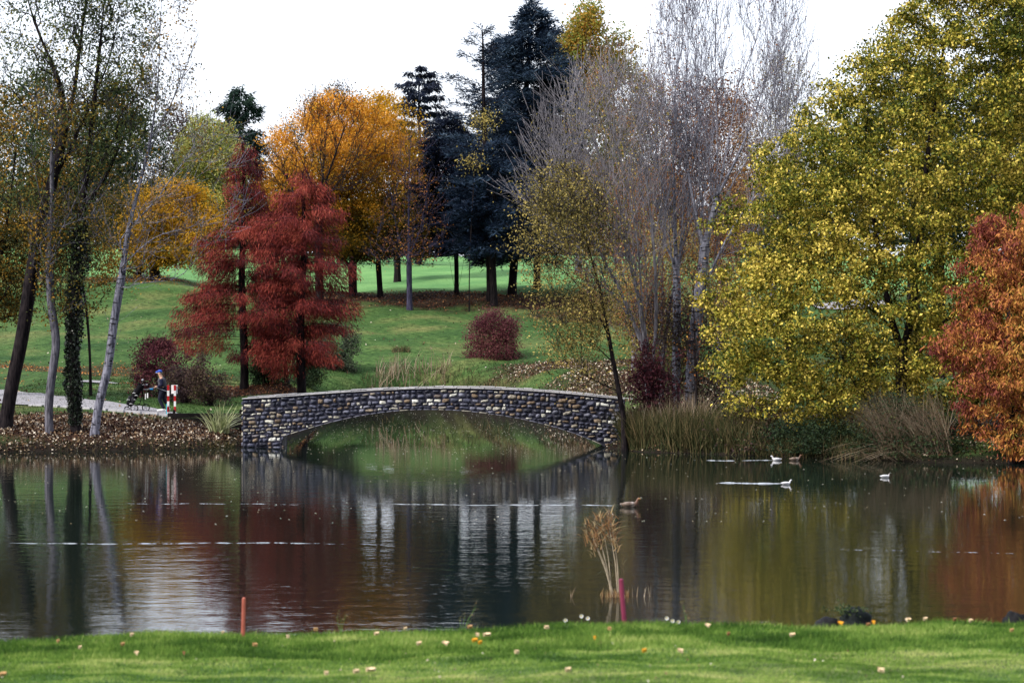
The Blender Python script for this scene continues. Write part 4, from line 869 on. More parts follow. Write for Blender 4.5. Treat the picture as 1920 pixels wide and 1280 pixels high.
# ring of thin voussoirs hugging the arch edge
x = bx(530)
while x < bx(1120):
    w = r.uniform(.22, .4); zc = float(zbot(x+w/2)); s = float(zbot(x+w)-zbot(x))/w
    n0 = sum(len(v) for v in SV); X = uu*(w/2-.012); Z = vv*.016+X*s; Dp = .075*(1-np.maximum(np.abs(uu), np.abs(vv))**6)
    SV.append(np.stack([x+w/2+X, BY0-Dp, zc+.014+Z], -1).reshape(-1, 3)); SF.append(q+n0); ST.append(np.full(len(q), r.uniform(.5, .62) if r.uniform() < .8 else .9)); x += w
v = .05
while v < 2.2:                                          # left end face
    h = r.uniform(.14, .25); y = BY0+.02
    while y < BY1-.1:
        w = min(r.uniform(.25, .5), BY1-y); zt = float(ztop(XL))-v; add_stone(y+w/2, zt-h/2, w-.03, h-.03, .6, rtint(), 1); y += w
    v += h
mesh_np('stone_face', np.vstack(SV), np.vstack(SF), M_stone, bridge, {'tint': ('FACE', np.concatenate(ST))}, smooth=True)
M_cope = plain('pale_coping', (.40, .39, .40), .8, .25, 5, bump=.3)
for yc in (BY0+.15, BY1-.15):
    m = MB(); x = XL-.03
    while x < XR:
        w = r.uniform(.35, .7); za, zb = float(ztop(x)), float(ztop(x+w-.02)); th = r.uniform(.018, .05); y0, y1 = yc-.22+r.normal()*.012, yc+.2
        m.add([(x, y0, za+.003), (x, y1, za+.003), (x+w-.02, y1, zb+.003), (x+w-.02, y0, zb+.003), (x, y0, za+th), (x, y1, za+th), (x+w-.02, y1, zb+th), (x+w-.02, y0, zb+th)],
              [(0, 1, 2, 3), (7, 6, 5, 4), (0, 4, 5, 1), (1, 5, 6, 2), (2, 6, 7, 3), (3, 7, 4, 0)]); x += w
    m.build('coping', M_cope, bridge, bevel=.012)

# dark retaining boards between the path end and the bridge, dark footing at the left abutment
M_wood = plain('weathered_dark_timber', (.02, .016, .016), .9, .4, 5, bump=.4)
rw = empty('retaining_wall', (-12.2, 98, .9), 'low dark timber retaining wall between the path end and the bridge', 'wall')
for k in range(3):
    m = MB(); m.box((-12.35, 97.9, .72+.2*k), (3.2, .12, .19), -.02); m.build('board', M_wood, rw, bevel=.01)
for x in (-13.7, -12.3, -11.0):
    m = MB(); m.box((x, 98.04, .7), (.1, .1, 1.3)); m.build('post', M_wood, rw)
kb = empty('path_kerb', (-16, 99.4, 1.2), 'pale edging slab under the golfer along the front of the path', 'kerb')
m = MB()
for i in range(9):
    x0 = -20.2+i*.72
    y0 = np.interp(x0, [-20.6, -17, -13.9], [101.3, 99.6, 98.9])-.12; zz = ground1(x0, y0)-.02
    m.box((x0+.35, y0-.06, zz), (.68, .2, .16), -.25 if x0 > -17 else -.42)
m.build('slab', M_conc, kb, bevel=.01)
# sword leaved plant
P0 = W(413, 796, 96.2); P0[2] = ground1(P0[0], P0[1])
sp = empty('sword_leaved_plant', P0, 'pale green sword leaved clump between the path posts and the bridge', 'plant')
n = 150; P = P0+rng.normal(size=(n, 3))*np.array([.16, .12, 0]); P[:, 2] = P0[2]
blades('leaf_clump', P, 1.15, .055, .62, L_sword, sp, droop=.3, seg=5)

# small stones at the left water edge
M_rock = plain('dark_rock', (.008, .008, .010), .8, .4, 6, bump=.6)
def rock(name, c, d, label, cat='rock', mat=None, seed=1, group=None):
    m = MB(); m.ellipsoid((0, 0, 0), (1, 1, 1), 18, 12); V = np.array(m.v); V = V*(1+.22*lumps(V, .5, seed)+.14*lumps(V, .2, seed+1))[:, None]
    V = V*np.array(d)/2+np.array(c); m.v = [tuple(p) for p in V]; o = m.build(name, mat or M_rock, None, smooth=True); return tag(o, label, cat, group)

# ------------------------------------------------------------------ red and white posts, wooden pegs
M_red = plain('red_paint', (.42, .015, .02), .5, .15, 10); M_white = plain('white_paint', (.8, .8, .82), .5, .08, 10)
M_turq = plain('turquoise_paint', (.05, .45, .55), .5, .1, 10); M_blk = plain('black_plastic', (.004, .004, .006), .8, .3, 10, spec=.1); M_metal = plain('grey_metal', (.35, .36, .4), .35, .1, 10, metal=.9)
def banded_post(px, ytop, ybot, D, label, plate=False):
    B = W(px, ybot, D); T_ = W(px, ytop, D); g = ground1(B[0], B[1]); root = empty('marker_post', (B[0], B[1], g), label, 'post', 'red and white path posts')
    n = 6; zs = np.linspace(g-.05, T_[2], n+1)
    for i in range(n):
        m = MB(); m.box((B[0], B[1], (zs[i]+zs[i+1])/2), (.085, .085, zs[i+1]-zs[i])); m.build('band', M_red if i % 2 == (n-1) % 2 else M_white, root)
    if plate:
        m = MB(); m.box((B[0]-.03, B[1]+.07, T_[2]-.17), (.26, .02, .36)); m.build('sign_plate', M_white, root)
        m = MB(); m.box((B[0]-.03, B[1]+.085, T_[2]-.17), (.30, .01, .40)); m.build('plate_border', M_blk, root)
    return root
banded_post(315.5, 722, 772, 99.2, 'red and white banded post nearest the golfer, without a plate')
banded_post(328, 722, 769, 99.6, 'red and white banded post carrying a white plate, right of the other one', True)
m = MB(); B = W(312.3, 771, 99.1); m.tube([(B[0], B[1], ground1(B[0], B[1])-.05), (B[0], B[1], ground1(B[0], B[1])+.5)], .02, 8); tag(m.build('stick', M_turq), 'short turquoise stick against the nearest banded post', 'stick')
m = MB(); q0 = at_ground(494, 722, 112); m.tube([q0-[0, 0, .1], q0+[0, 0, .42]], [.04, .035], 8); tag(m.build('wooden_peg', plain('pale_wood', (.35, .24, .17), .8)), 'short wooden peg on the mound beside the red conifers', 'peg')
# white tee marker on the far right lawn
q0 = at_ground(1678, 494, 130); m = MB(); m.tube([q0-[0, 0, .1], q0+[0, 0, 1.1]], [.09, .07], 10); m.box((q0[0], q0[1], q0[2]+.95), (.3, .1, .35)); tag(m.build('ball_washer', M_white), 'small white post with a box on the far lawn, seen through the yellow tree', 'post')

# near bank stakes
M_st1 = plain('stake_paint_faded_red', (.36, .10, .07), .6, .12, 12); M_st2 = plain('stake_paint_crimson', (.20, .03, .07), .6, .12, 12)
def stake(px0, y0, px1, y1, D, w, mat, label):
    B = W(px0, y0, D); T_ = W(px1, y1, D); B[2] = ground1(B[0], B[1])-.1; m = MB(); d = T_-B
    N = 7; pts = [B+d*t for t in np.linspace(0, 1, N)]; m.tube(pts, [w]*(N-1)+[w*.93], 8)
    top = T_+unit(d)*.012; m.tube([T_, top], [w*.9, w*.45], 8); return tag(m.build('hazard_stake', mat, smooth=False), label, 'stake', 'painted stakes on the near bank')
stake(455, 1190, 457.5, 1121, 29.3, .026, M_st1, 'upright brick red stake on the near bank at the left')
stake(1173, 1176, 1164.5, 1086, 29.2, .030, M_st2, 'crimson stake leaning left on the near bank beside the reed clump')

# ------------------------------------------------------------------ reed clump in the pond
rc_ = W(1155, 1118, 44.6); RC = empty('reed_clump', (rc_[0], rc_[1], 0), 'clump of dry feathery reeds standing in the pond behind the crimson stake', 'reeds')
st_px = [((1148, 1100), (1118, 985)), ((1152, 1098), (1112, 1010)), ((1160, 1085), (1142, 985)), ((1158, 1105), (1105, 990)), ((1166, 1092), (1150, 1000)), ((1154, 1105), (1128, 975)), ((1150, 1110), (1122, 1000)), ((1163, 1112), (1146, 975))]
heads = []
for (a, b_) in st_px:
    B = W(a[0], 1118, 44.6)+[rng.normal()*.05, rng.normal()*.1, 0]; B[2] = -.1; T_ = W(b_[0], b_[1], 44.6); m = MB()
    mid = (B+T_)/2+np.array([.03, 0, .02]); m.tube([B, mid, T_], [.010, .008, .004], 5); m.build('stem', plain('reed_stem', (.42, .34, .24), .7) if not heads else bpy.data.materials['reed_stem'], RC); heads.append(T_)
L_plume = leafmat('reed_plume', pal((.06, .03, .02), (.20, .10, .05), (.40, .22, .09), (.5, .40, .22)), .3)
P = []; Dr = []
for hd in heads:
    n = 34; u = rng.uniform(-.35, .12, n); P.append(hd+np.stack([rng.normal(size=n)*.05-u*.1, rng.normal(size=n)*.05, u], 1))
P = np.vstack(P); blades('plume', P, .24, .020, 1.0, L_plume, RC, droop=.3, dirs=np.array([-.35, 0, -.1]))
P = W(1152, 1060, 44.6)+rng.normal(size=(26, 3))*np.array([.16, .1, .25]); blades('leaf_blade', P, .26, .014, 1.1, L_reedg, RC, droop=.2)
P = W(1155, 1117, 44.6)+rng.normal(size=(150, 3))*np.array([.14, .12, .0]); P[:, 2] = -.02; blades('stubble', P, .17, .012, .35, L_plume, RC)
sb = np.array([W(px, 1118+dy, 44.6) for px, dy in ((1070, -12), (1071, -8), (1178, 6), (1186, 4), (1194, 8), (1207, 2), (1209, 4), (1218, 2), (1220, 5), (1184, 8), (1165, 8), (1172, 6), (1160, 4))])
sb[:, 2] = -.03; o = blades('reed_stubble', sb, .24, .018, .15, L_reedt); tag(o, 'pale broken reed stubs poking out of the water beside the reed clump', 'reed stubs', kind='stuff')

# ------------------------------------------------------------------ near bank details
def near(px, py):
    """near-bank ground point on the sight line"""
    D = np.arange(19, 31.0, .02); X = (px-960)*D/F; Z = CH-(py-HZ)*D/F; g_ = ground(X, D); k = np.argmax((g_ <= Z+.0) & (np.arange(len(D)) > 0)) if (g_[0] > Z[0]) else np.argmax(g_ >= Z)
    if g_[k] < Z[k]-.02 or k == 0: k = int(np.argmin(np.abs(g_-Z)))
    return np.array([X[k], D[k], g_[k]])
# daisies
M_pet = plain('white_petal', (.8, .8, .86), .6, .05, 10); M_grn = plain('flower_stalk', (.10, .2, .04), .7); M_yc = plain('flower_eye', (.6, .45, .05), .7)
def flower(px, py, stem_py, label, rr=.026):
    T_ = W(px, py, 29.4); g_ = ground1(T_[0], T_[1]); root = empty('daisy', (T_[0], T_[1], g_), label, 'flower', 'white daisies on the near bank edge')
    m = MB(); m.tube([(T_[0], T_[1], g_-.02), (T_[0]+.004, T_[1], (g_+T_[2])/2), T_], .005, 6); m.build('stalk', M_grn, root)
    m = MB()
    for k in range(12):
        a = k*math.pi/6; d = np.array([math.cos(a), -.45, math.sin(a)*.9]); d = d/np.linalg.norm(d); s_ = np.array([-math.sin(a), 0, math.cos(a)])*.008
        m.add([T_+d*.004, T_+d*rr*.7+s_, T_+d*rr+s_*.3, T_+d*rr-s_*.3, T_+d*rr*.7-s_], [(0, 1, 2, 3, 4)])
    m.build('petals', M_pet, root); m = MB(); m.ellipsoid(T_-[0, .008, 0], (.009, .007, .009), 8, 6); m.build('eye', M_yc, root, smooth=True)
for px, py, l in ((1060, 1162, 'upper one of three white daisies at the left of the row'), (1063, 1172, 'lower left one of three white daisies at the left of the row'), (1072, 1172, 'lower right one of three white daisies at the left of the row'),
                  (1090, 1154, 'tall white daisy standing left of its taller pair mate'), (1102, 1158, 'white daisy right of the tallest daisy'),
                  (1250, 1158, 'leftmost white daisy of the small bunch right of the crimson stake'), (1261, 1163, 'middle white daisy of the bunch right of the crimson stake'), (1272, 1165, 'right white daisy of the bunch beyond the crimson stake')):
    flower(px, py, 0, l)
def weed(px, tops, label):
    B = W(px, 1178, 29.4); B[2] = ground1(B[0], B[1]); root = empty('grass_stalk', B, label, 'weed'); m = MB()
    for dx, tp in tops:
        T_ = W(px+dx, tp, 29.4); m.tube([B, (B+T_)/2+[-.01, 0, .01], T_], [.004, .003, .002], 5)
    m.build('stalk', M_grn, root)
    P = np.vstack([W(px+dx, tp, 29.4)+rng.normal(size=(7, 3))*np.array([.012, .012, .035]) for dx, tp in tops]); leaves('seed_head', P, .03, L_reedg, root, rng.uniform(.5, 1, len(P)))
weed(868, [(24, 1137), (4, 1155), (-6, 1160), (14, 1163)], 'thin seeding grass stalks on the near bank edge at the middle')
weed(1290, [(-9, 1132), (-3, 1150)], 'single thin grass stalk right of the daisies')
weed(640, [(-8, 1155), (0, 1160), (8, 1153)], 'faint thin grass stalks between the brick red stake and the middle')
B = W(1588, 1160, 31); rock('rock', (B[0], 30.3, 1.30), (.40, .35, .42), 'dark mossy rock behind the near bank edge', seed=3, mat=plain('mossy_rock', (.005, .008, .009), .8, .5, 14, bump=.8))
B = W(1535, 1172, 31); rock('rock', (B[0], 30.3, 1.24), (.34, .25, .34), 'flat dark stone left of the mossy rock', seed=8)
B = W(1880, 1162, 31); rock('rock', (B[0], 30.3, 1.27), (.28, .3, .40), 'smooth black rock near the right end of the near bank', seed=5)
L_tuft = leafmat('tuft', pal((.02, .04, .015), (.05, .08, .03), (.12, .14, .05)), .3)
B = W(1588, 1143, 30.25); P = B+rng.normal(size=(160, 3))*np.array([.11, .08, .035]); leaves('weed_tuft', P, .045, L_tuft, None, rng.uniform(0, 1, 160)); tag(bpy.data.objects['weed_tuft'], 'small leafy weeds growing over the mossy rock', 'weed', kind='stuff')

# fallen leaves on the near grass, one object each
M_fl = [plain('fallen_leaf_cream', (.72, .55, .36), .7, .15, 20), plain('fallen_leaf_tan', (.5, .30, .14), .7, .2, 20), plain('fallen_leaf_gold', (.75, .36, .03), .7, .15, 20), plain('fallen_leaf_brown', (.3, .14, .07), .7, .2, 20)]
FL = [(835, 1221, 1.2, 0), (786, 1221, .9, 0), (890, 1215, 1, 2), (900, 1219, .6, 2), (913, 1204, 1.1, 0), (895, 1204, .7, 0), (881, 1189, .8, 1), (695, 1264, 1.2, 0), (668, 1267, .8, 0), (612, 1270, .6, 0), (706, 1202, .8, 0), (760, 1192, .6, 0),
      (478, 1223, .8, 1), (256, 1240, .8, 0), (230, 1222, .7, 1), (109, 1216, .6, 1), (5, 1272, 1.1, 1), (1025, 1190, .7, 0), (1065, 1264, .8, 0), (1143, 1193, .6, 1), (969, 1230, .6, 0), (1208, 1227, .6, 2), (1276, 1228, .9, 0), (1327, 1187, 1.1, 0),
      (1366, 1203, .6, 3), (1486, 1205, 1.0, 0), (1576, 1167, 1.1, 2), (1638, 1181, .7, 2), (1703, 1176, 1.1, 0), (1735, 1172, .8, 0), (1820, 1178, .8, 0), (1652, 1265, .9, 0), (1897, 1196, .6, 1), (1790, 1175, .6, 3), (1628, 1185, .7, 3),
      (418, 1200, .6, 0), (247, 1204, .7, 0), (592, 1193, .7, 1), (345, 1240, .5, 3), (150, 1228, .5, 0), (540, 1207, .5, 0), (1115, 1211, .5, 2)]
LEAFS = []
for i, (px, py, s, c) in enumerate(FL):
    q0 = near(px, py); m = MB(); L_ = .085*s; a = random.uniform(0, 6.28); dx, dy = math.cos(a), math.sin(a); pts = []
    for u, w in ((0, .02), (.25, .36), (.55, .42), (.8, .25), (1, .01)):
        for sgn in (-1, 0, 1): pts.append((dx*(u-.5)*L_-dy*sgn*w*L_, dy*(u-.5)*L_+dx*sgn*w*L_, .012*abs(sgn)+.02*(u-.5)**2+(.018 if sgn else 0)))
    m.add([(q0[0]+p_[0], q0[1]+p_[1], q0[2]+.045*(1.6 if q0[1] > 26.4 else .6)+p_[2]*1.2-(p_[1])*.12*-1) for p_ in pts], [(r_*3+k, r_*3+k+1, r_*3+k+4, r_*3+k+3) for r_ in range(4) for k in range(2)])
    o = m.build('fallen_leaf', M_fl[c]); cn = ('cream', 'tan', 'golden', 'brown')[c]
    zone = 'left of the brick red stake' if px < 455 else 'between red stake and daisies' if px < 1050 else 'around the crimson stake' if px < 1300 else 'between daisies and mossy rock' if px < 1560 else 'right of the mossy rock'
    zl = f"{'large' if s >= 1 else 'middling' if s >= .75 else 'small'} {cn} leaf on {'longer' if q0[1] > 26.4 else 'mown'} grass {zone}"
    tag(o, zl, 'leaf', 'fallen leaves on the near grass'); LEAFS.append((px, o))

for lab in {o_['label'] for _, o_ in LEAFS}:
    same = sorted((q for q in LEAFS if q[1]['label'] == lab), key=lambda q: q[0])
    words = {2: ('left one', 'right one'), 3: ('leftmost', 'middle one', 'rightmost'), 4: ('leftmost', 'second', 'third', 'rightmost')}.get(len(same), ())
    for w_, q in zip(words, same): q[1]['label'] = lab+', '+w_
Pc = scatter(-7, 7, 19.5, 30.2, 420); Pc[:, 2] += .03
o = leaves('leaf_crumbs', Pc, .028, L_lit, None, rng.uniform(.3, 1, len(Pc)), .7, (0, 0, 0), rng, 1.5); tag(o, 'tiny dry leaf crumbs strewn through the near grass', 'leaf crumbs', kind='stuff')

# ------------------------------------------------------------------ skinned figures
def skin(name, verts, edges, radii, mat, parent, sub=2, root=0):
    off = gloc(parent) if parent is not None else np.zeros(3)
    me = bpy.data.meshes.new(name); me.from_pydata([tuple(np.array(v)-off) for v in verts], edges, []); me.update(); me.materials.append(mat)
    o = bpy.data.objects.new(name, me); C.objects.link(o)
    if parent is not None: o.parent = parent
    sm = o.modifiers.new('skin', 'SKIN'); sm.use_smooth_shade = True
    if not me.skin_vertices: me.skin_vertices.new(name='')
    for i, rr in enumerate(radii):
        me.skin_vertices[0].data[i].radius = (rr, rr) if np.isscalar(rr) else rr
        me.skin_vertices[0].data[i].use_root = (i == root)
    ss = o.modifiers.new('subsurf', 'SUBSURF'); ss.levels = sub; ss.render_levels = sub
    return o

GD = 100.2
fx, fz = (304-960)*GD/F, 0
gz = ground1(fx, GD)+.085
person = empty('person', (fx, GD, gz), 'golfer in blue cap, grey vest and dark trousers pushing a trolley along the path', 'person')
def gp(dx, z, dy=0): return (fx+dx, GD+dy, gz+z)
M_skin = plain('skin', (.5, .3, .22), .6, .1, 10); M_cap = plain('cap_blue', (.03, .08, .42), .7, .1, 12); M_vest = plain('vest_grey', (.07, .07, .085), .8, .2, 12)
M_navy = plain('sleeve_navy', (.012, .014, .04), .8, .2, 12); M_trou = plain('trousers_dark', (.01, .012, .026), .8, .2, 12); M_shoe = plain('shoe_white', (.75, .75, .78), .5, .05, 10); M_shoed = plain('shoe_dark', (.03, .03, .03), .5)
# body facing -x (left), leaning slightly forward; near leg is dy<0
J = dict(pel=(.03, .93), sp=(.01, 1.12), ch=(-.03, 1.30), nk=(-.06, 1.47), hd=(-.10, 1.58), ht=(-.10, 1.69))
bv = [gp(*J['pel']), gp(*J['sp']), gp(*J['ch']), gp(*J['nk']), gp(*J['hd']), gp(*J['ht']),
      gp(.03, .88, -.10), gp(-.10, .50, -.10), gp(.10, .10, -.10), gp(-.10, .045, -.11),          # near leg (forward knee)
      gp(.03, .88, .10), gp(.06, .50, .10), gp(.28, .15, .10), gp(.20, .05, .10),                 # far leg trailing
      gp(-.03, 1.37, -.19), gp(.03, 1.10, -.22), gp(-.20, 1.02, -.20), gp(-.03, 1.37, .19), gp(0, 1.10, .22), gp(-.24, 1.02, .2)]
be = [(0, 1), (1, 2), (2, 3), (3, 4), (4, 5), (0, 6), (6, 7), (7, 8), (8, 9), (0, 10), (10, 11), (11, 12), (12, 13), (2, 14), (14, 15), (15, 16), (2, 17), (17, 18), (18, 19)]
br = [.12, .11, .12, .066, .10, .06, .075, .05, .035, .03, .075, .05, .035, .03, .035, .03, .024, .035, .03, .024]
# hands: palm and five separate fingers closed round the handle bar
def hand(w, dy):
    for k in range(4):
        n0 = len(bv); o_ = (-.03+.0*k, 0, .025-.017*k)
        bv.extend([(w[0]-.06, w[1]+dy*.01, w[2]+.02-.017*k), (w[0]-.095+.003*k, w[1]+dy*.02, w[2]+.012-.017*k), (w[0]-.085, w[1]+dy*.025, w[2]-.012-.015*k)])
        be.extend([(idxw, n0), (n0, n0+1), (n0+1, n0+2)]); br.extend([.011, .009, .008])
    n0 = len(bv); bv.extend([(w[0]-.03, w[1]-dy*.02, w[2]+.03), (w[0]-.065, w[1]-dy*.02, w[2]+.038)]); be.extend([(idxw, n0), (n0, n0+1)]); br.extend([.012, .009])
idxw = 16; hand(bv[16], -1); idxw = 19; hand(bv[19], 1)
skin('body', bv, be, br, M_skin, person)
m = MB(); m.tube([gp(-.16, 1.585), gp(-.195, 1.565), gp(-.18, 1.55)], [.012, .014, .008], 6); m.build('nose', M_skin, person, smooth=True); m = MB(); m.ellipsoid(gp(-.095, 1.575, -.085), (.02, .01, .03), 8, 6); m.build('ear', M_skin, person, smooth=True)
m = MB(); m.ellipsoid(gp(-.095, 1.655), (.108, .092, .075), 14, 8); m.tube([gp(-.17, 1.64), gp(-.23, 1.625), gp(-.27, 1.615)], [.05, .045, .02], 8); m.build('cap', M_cap, person, smooth=True)
m = MB(); m.box(gp(-.215, 1.60), (.1, .09, .015)); m.build('cap_brim', M_white, person)
m = MB(); m.ellipsoid(gp(-.055, 1.585), (.07, .084, .06), 10, 8); m.build('hair', plain('grey_hair', (.16, .14, .13), .9), person, smooth=True)
skin('vest', [gp(.03, .95), gp(.02, 1.1), gp(-.02, 1.28), gp(-.055, 1.45)], [(0, 1), (1, 2), (2, 3)], [(.165, .19), (.155, .18), (.165, .2), (.09, .12)], M_vest, person)
for nm, a_ in (('sleeve', (14, 15, 16)), ('sleeve', (17, 18, 19))):
    q0, q1, q2 = [np.array(bv[k]) for k in a_]; e_ = q1+(q2-q1)*.85
    skin(nm, [q0, q1, e_], [(0, 1), (1, 2)], [.10, .078, .056], M_navy, person)
tv = [bv[0], bv[6], bv[7], bv[8], bv[10], bv[11], bv[12]]; skin('trousers', tv, [(0, 1), (1, 2), (2, 3), (0, 4), (4, 5), (5, 6)], [.165, .125, .088, .07, .125, .088, .07], M_trou, person)
for k, (a_, b2, mt) in enumerate(((bv[8], (-.17, .035, -.11), M_shoe), (bv[12], (.14, .04, .1), M_shoe))):
    a_ = np.array(a_); b2 = np.array(gp(*b2)); m = MB()
    m.tube([a_+[.03, 0, -.03], a_+(b2-a_)*.35+[0, 0, -.02], b2+[.04, 0, .01], b2+[-.03, 0, 0]], [.05, .055, .045, .025], 10); m.build('shoe', mt, person, smooth=True)
# club held low behind
m = MB(); m.tube([gp(-.22, 1.0, -.24), gp(.25, .83, -.28)], .011, 6); m.box(gp(.27, .81, -.28), (.07, .03, .05)); tag(m.build('golf_club', M_metal), 'thin golf club held across the golfer hip', 'golf club')

# trolley with bag
def tp(px, py, dy=0): return np.array([(px-960)*GD/F, GD+dy, gz+(768-py)*GD/F])
tro = empty('golf_trolley', tp(255, 768), 'three wheeled push trolley in front of the golfer', 'golf trolley')
M_tyre = plain('tyre', (.01, .01, .012), .8)
for px, py, rad, dy in ((238, 761, .10, 0), (254, 760, .145, -.3), (271.5, 759.5, .145, .3)):
    c = tp(px, 768, dy)+[0, 0, rad]; m = MB(); m.tube([c+[rad*math.cos(a), 0, rad*math.sin(a)] for a in np.linspace(0, 2*math.pi, 25)], .022, 8, cap=False); wv = m.build('wheel', M_tyre, tro, smooth=True)
    m = MB(); m.ellipsoid(c, (.03, .04, .03), 8, 6)
    for k in range(5): a = k*2*math.pi/5; m.tube([c, c+[rad*math.cos(a), 0, rad*math.sin(a)]], .008, 5)
    h_ = m.build('hub', M_metal, wv)
m = MB(); m.tube([tp(238, 760), tp(250, 752), tp(262, 755)], .015, 6); m.tube([tp(254, 758, -.3), tp(262, 755), tp(271, 758, .3)], .015, 6); m.tube([tp(262, 755), tp(267, 735), tp(266, 722)], .016, 6)
m.tube([tp(270, 757, .1), tp(268, 735), tp(268, 722)], .014, 6); m.build('frame', M_blk, tro)
m = MB(); m.tube([tp(264, 726), tp(275, 727), tp(285, 724), tp(297, 721)], .016, 6); m.tube([tp(296, 721, -.25), tp(296, 721, .25)], .018, 8); m.build('handle', M_metal, tro)
m = MB(); m.box(tp(284, 726), (.13, .08, .05)); m.build('scorecard_holder', plain('bright_blue', (.02, .25, .6), .5), tro)
bag = empty('golf_bag', tp(250, 755), 'bulging black golf bag full of clubs leaning on the trolley', 'golf bag')
m = MB(); a_ = tp(241, 757); b2 = tp(266, 718); d = b2-a_
pr = [(0, .11), (.04, .145), (.35, .14), (.7, .13), (.95, .14), (1, .135)]
m.tube([a_+d*u for u, _ in pr], [w for _, w in pr], 16); m.build('bag_body', M_blk, bag, smooth=True)
m = MB(); m.ellipsoid(a_+d*.25+[-.10, 0, .06], (.07, .10, .13)); m.ellipsoid(a_+d*.28+[.05, -.1, -.02], (.08, .08, .15)); m.ellipsoid(a_+d*.62+[-.08, 0, .05], (.05, .09, .12)); m.build('pocket', plain('bag_pocket', (.012, .012, .018), .6), bag, smooth=True)
m = MB()
for u, dx in ((.1, .08), (.3, .1), (.5, .08), (.62, -.12), (.3, -.2)):
    c = a_+d*u+[dx*.8, -.15, .0]; m.tube([c+[-.06, 0, -.02], c+[0, -.01, .005], c+[.06, 0, -.02]], .010, 5)
m.build('trim', M_white, bag)
heads_ = [(262, 716, .05), (268, 709, .055), (272, 713, .05), (265, 712, .045), (275, 718, .045), (259, 720, .04)]
for i, (px, py, rr) in enumerate(heads_):
    c = tp(px, py, (i-3)*.04); m = MB(); m.tube([b2+[0, (i-3)*.03, 0], c], .008, 5); m.ellipsoid(c, (rr, rr*.8, rr*.75), 10, 7); m.build('club', M_metal if i in (1, 4) else M_blk, bag, smooth=True)
m = MB(); m.box(tp(277, 738, -.05), (.05, .02, .2)); m.box(tp(273, 740, -.05), (.03, .02, .24)); m.build('towel', M_white, tro)

# ------------------------------------------------------------------ ducks
def duckmat(name, stops):
    m, t, out = newmat(name); tc = t.nodes.new('ShaderNodeTexCoord'); sx = t.nodes.new('ShaderNodeSeparateXYZ'); t.links.new(tc.outputs['Object'], sx.inputs[0])
    mr = t.nodes.new('ShaderNodeMapRange'); mr.inputs[1].default_value = -.3; mr.inputs[2].default_value = .3; t.links.new(sx.outputs[0], mr.inputs[0])
    n = noise(t, 28, 3); ad = mathn(t, 'ADD', mr.outputs[0], mathn(t, 'MULTIPLY', mathn(t, 'SUBTRACT', n.outputs[0], .5), .12))
    r = ramp(t, stops); t.links.new(ad, r.inputs[0]); p = t.nodes.new('ShaderNodeBsdfPrincipled'); p.inputs['Roughness'].default_value = .6
    t.links.new(r.outputs[0], p.inputs['Base Color']); t.links.new(p.outputs[0], out.inputs[0]); return m
M_dbr = duckmat('duck_brown', [(0, (.4, .36, .33)), (.1, (.10, .06, .04)), (.3, (.2, .15, .12)), (.5, (.09, .055, .04)), (.62, (.3, .25, .22)), (.72, (.08, .045, .03)), (.85, (.14, .06, .035)), (1, (.4, .2, .05))])
M_dwh = duckmat('duck_white', [(0, (.45, .45, .5)), (.6, (.62, .62, .66)), (.9, (.6, .6, .64)), (1, (.7, .4, .08))])
M_dgr = duckmat('duck_grey', [(0, (.1, .1, .1)), (.15, (.5, .5, .54)), (.65, (.55, .55, .58)), (.72, (.1, .06, .05)), (.8, (.03, .08, .06)), (1, (.5, .4, .1))])
def duck(px, py, s, flip, mat, label, group='ducks swimming on the pond'):
    D = F*CH/(py-HZ); x = (px-960)*D/F; root = empty('duck', (x, D, 0), label, 'duck', group); root.rotation_euler = (0, 0, math.pi if flip else 0)
    v = [(-.27, 0, .09), (-.18, 0, .06), (0, 0, .045), (.13, 0, .06), (.19, 0, .12), (.205, 0, .19), (.235, 0, .225), (.30, 0, .21)]
    r = [.018, .06, .10, .085, .05, .036, .05, .014]
    me = [tuple(np.array(q)*s+np.array([x, D, 0])) for q in v]
    o = skin('body', me, [(i, i+1) for i in range(7)], [(a*s, a*s) for a in r], mat, root, root=2)
    for sg in (-1, 1):
        m = MB(); m.ellipsoid((x-.04*s, D+sg*.085*s, .085*s), (.15*s, .03*s, .055*s), 10, 6); m.build('wing', mat, root, smooth=True)
    return root
duck(1181, 950, 1.0, False, M_dbr, 'brown duck in the middle of the pond trailing a long wake')
duck(1456, 863, .72, True, M_dwh, 'white duck beside a brown one near the right bank')
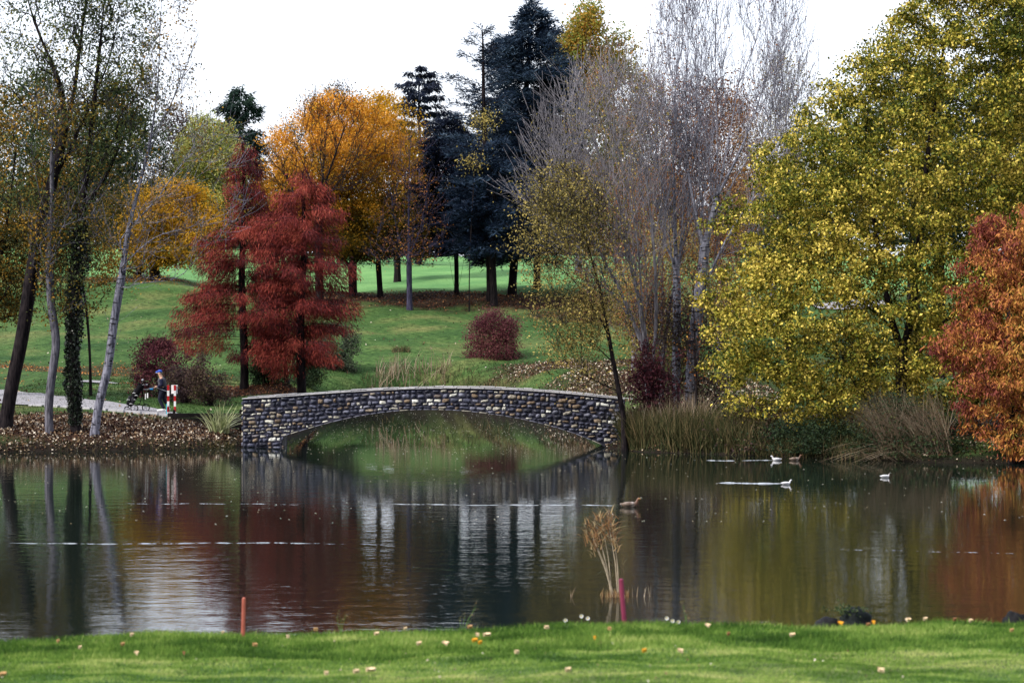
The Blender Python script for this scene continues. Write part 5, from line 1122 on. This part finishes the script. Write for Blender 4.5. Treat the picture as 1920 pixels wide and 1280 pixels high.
duck(1491, 863, .85, False, M_dbr, 'brown duck beside a white one near the right bank')
duck(1474, 908, .62, False, M_dwh, 'pale duck trailing a short broad wake in front of the right bank')
duck(1660, 895, .66, False, M_dgr, 'lone grey duck in front of the dry reeds')

# wakes: thin broken crests of disturbed water
M_wake = plain('wake_sky_glint', (.34, .37, .42), .35, .2, 4)  # bright sky reflection on the crests, put in as a pale colour
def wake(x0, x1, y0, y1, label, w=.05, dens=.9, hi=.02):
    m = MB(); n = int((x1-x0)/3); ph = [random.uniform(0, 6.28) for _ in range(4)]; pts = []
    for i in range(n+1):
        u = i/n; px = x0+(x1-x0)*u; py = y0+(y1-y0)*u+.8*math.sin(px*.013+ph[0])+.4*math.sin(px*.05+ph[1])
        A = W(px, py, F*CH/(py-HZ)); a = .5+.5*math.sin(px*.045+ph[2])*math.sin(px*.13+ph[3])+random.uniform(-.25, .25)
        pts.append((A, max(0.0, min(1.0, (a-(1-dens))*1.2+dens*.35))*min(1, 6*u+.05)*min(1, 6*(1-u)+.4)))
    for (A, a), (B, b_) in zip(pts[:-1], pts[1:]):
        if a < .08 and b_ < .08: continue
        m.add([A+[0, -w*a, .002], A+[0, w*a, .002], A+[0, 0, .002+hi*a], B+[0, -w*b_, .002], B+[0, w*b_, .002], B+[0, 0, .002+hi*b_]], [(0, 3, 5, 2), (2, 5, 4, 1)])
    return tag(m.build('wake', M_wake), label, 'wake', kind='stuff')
wake(0, 600, 1018.5, 1018, 'long thin wake crossing the left half of the pond', .018, .68, .012)
wake(600, 740, 1018, 1020, 'faint end of the long left wake', .012, .4, .006)
wake(235, 560, 943, 946, 'broken thin wake across the reflections of the red conifers', .02, .5, .01)
wake(690, 1170, 944, 948, 'thin wake behind the brown duck in the middle', .018, .68, .012)
wake(1345, 1466, 905, 907, 'short wake behind the pale duck', .11, .9, .03)
wake(1300, 1450, 862, 863, 'faint wake beside the pair of ducks', .03, .6)
wake(1540, 1900, 1030, 1036, 'faint broken streaks on the right of the pond', .015, .35, .008)
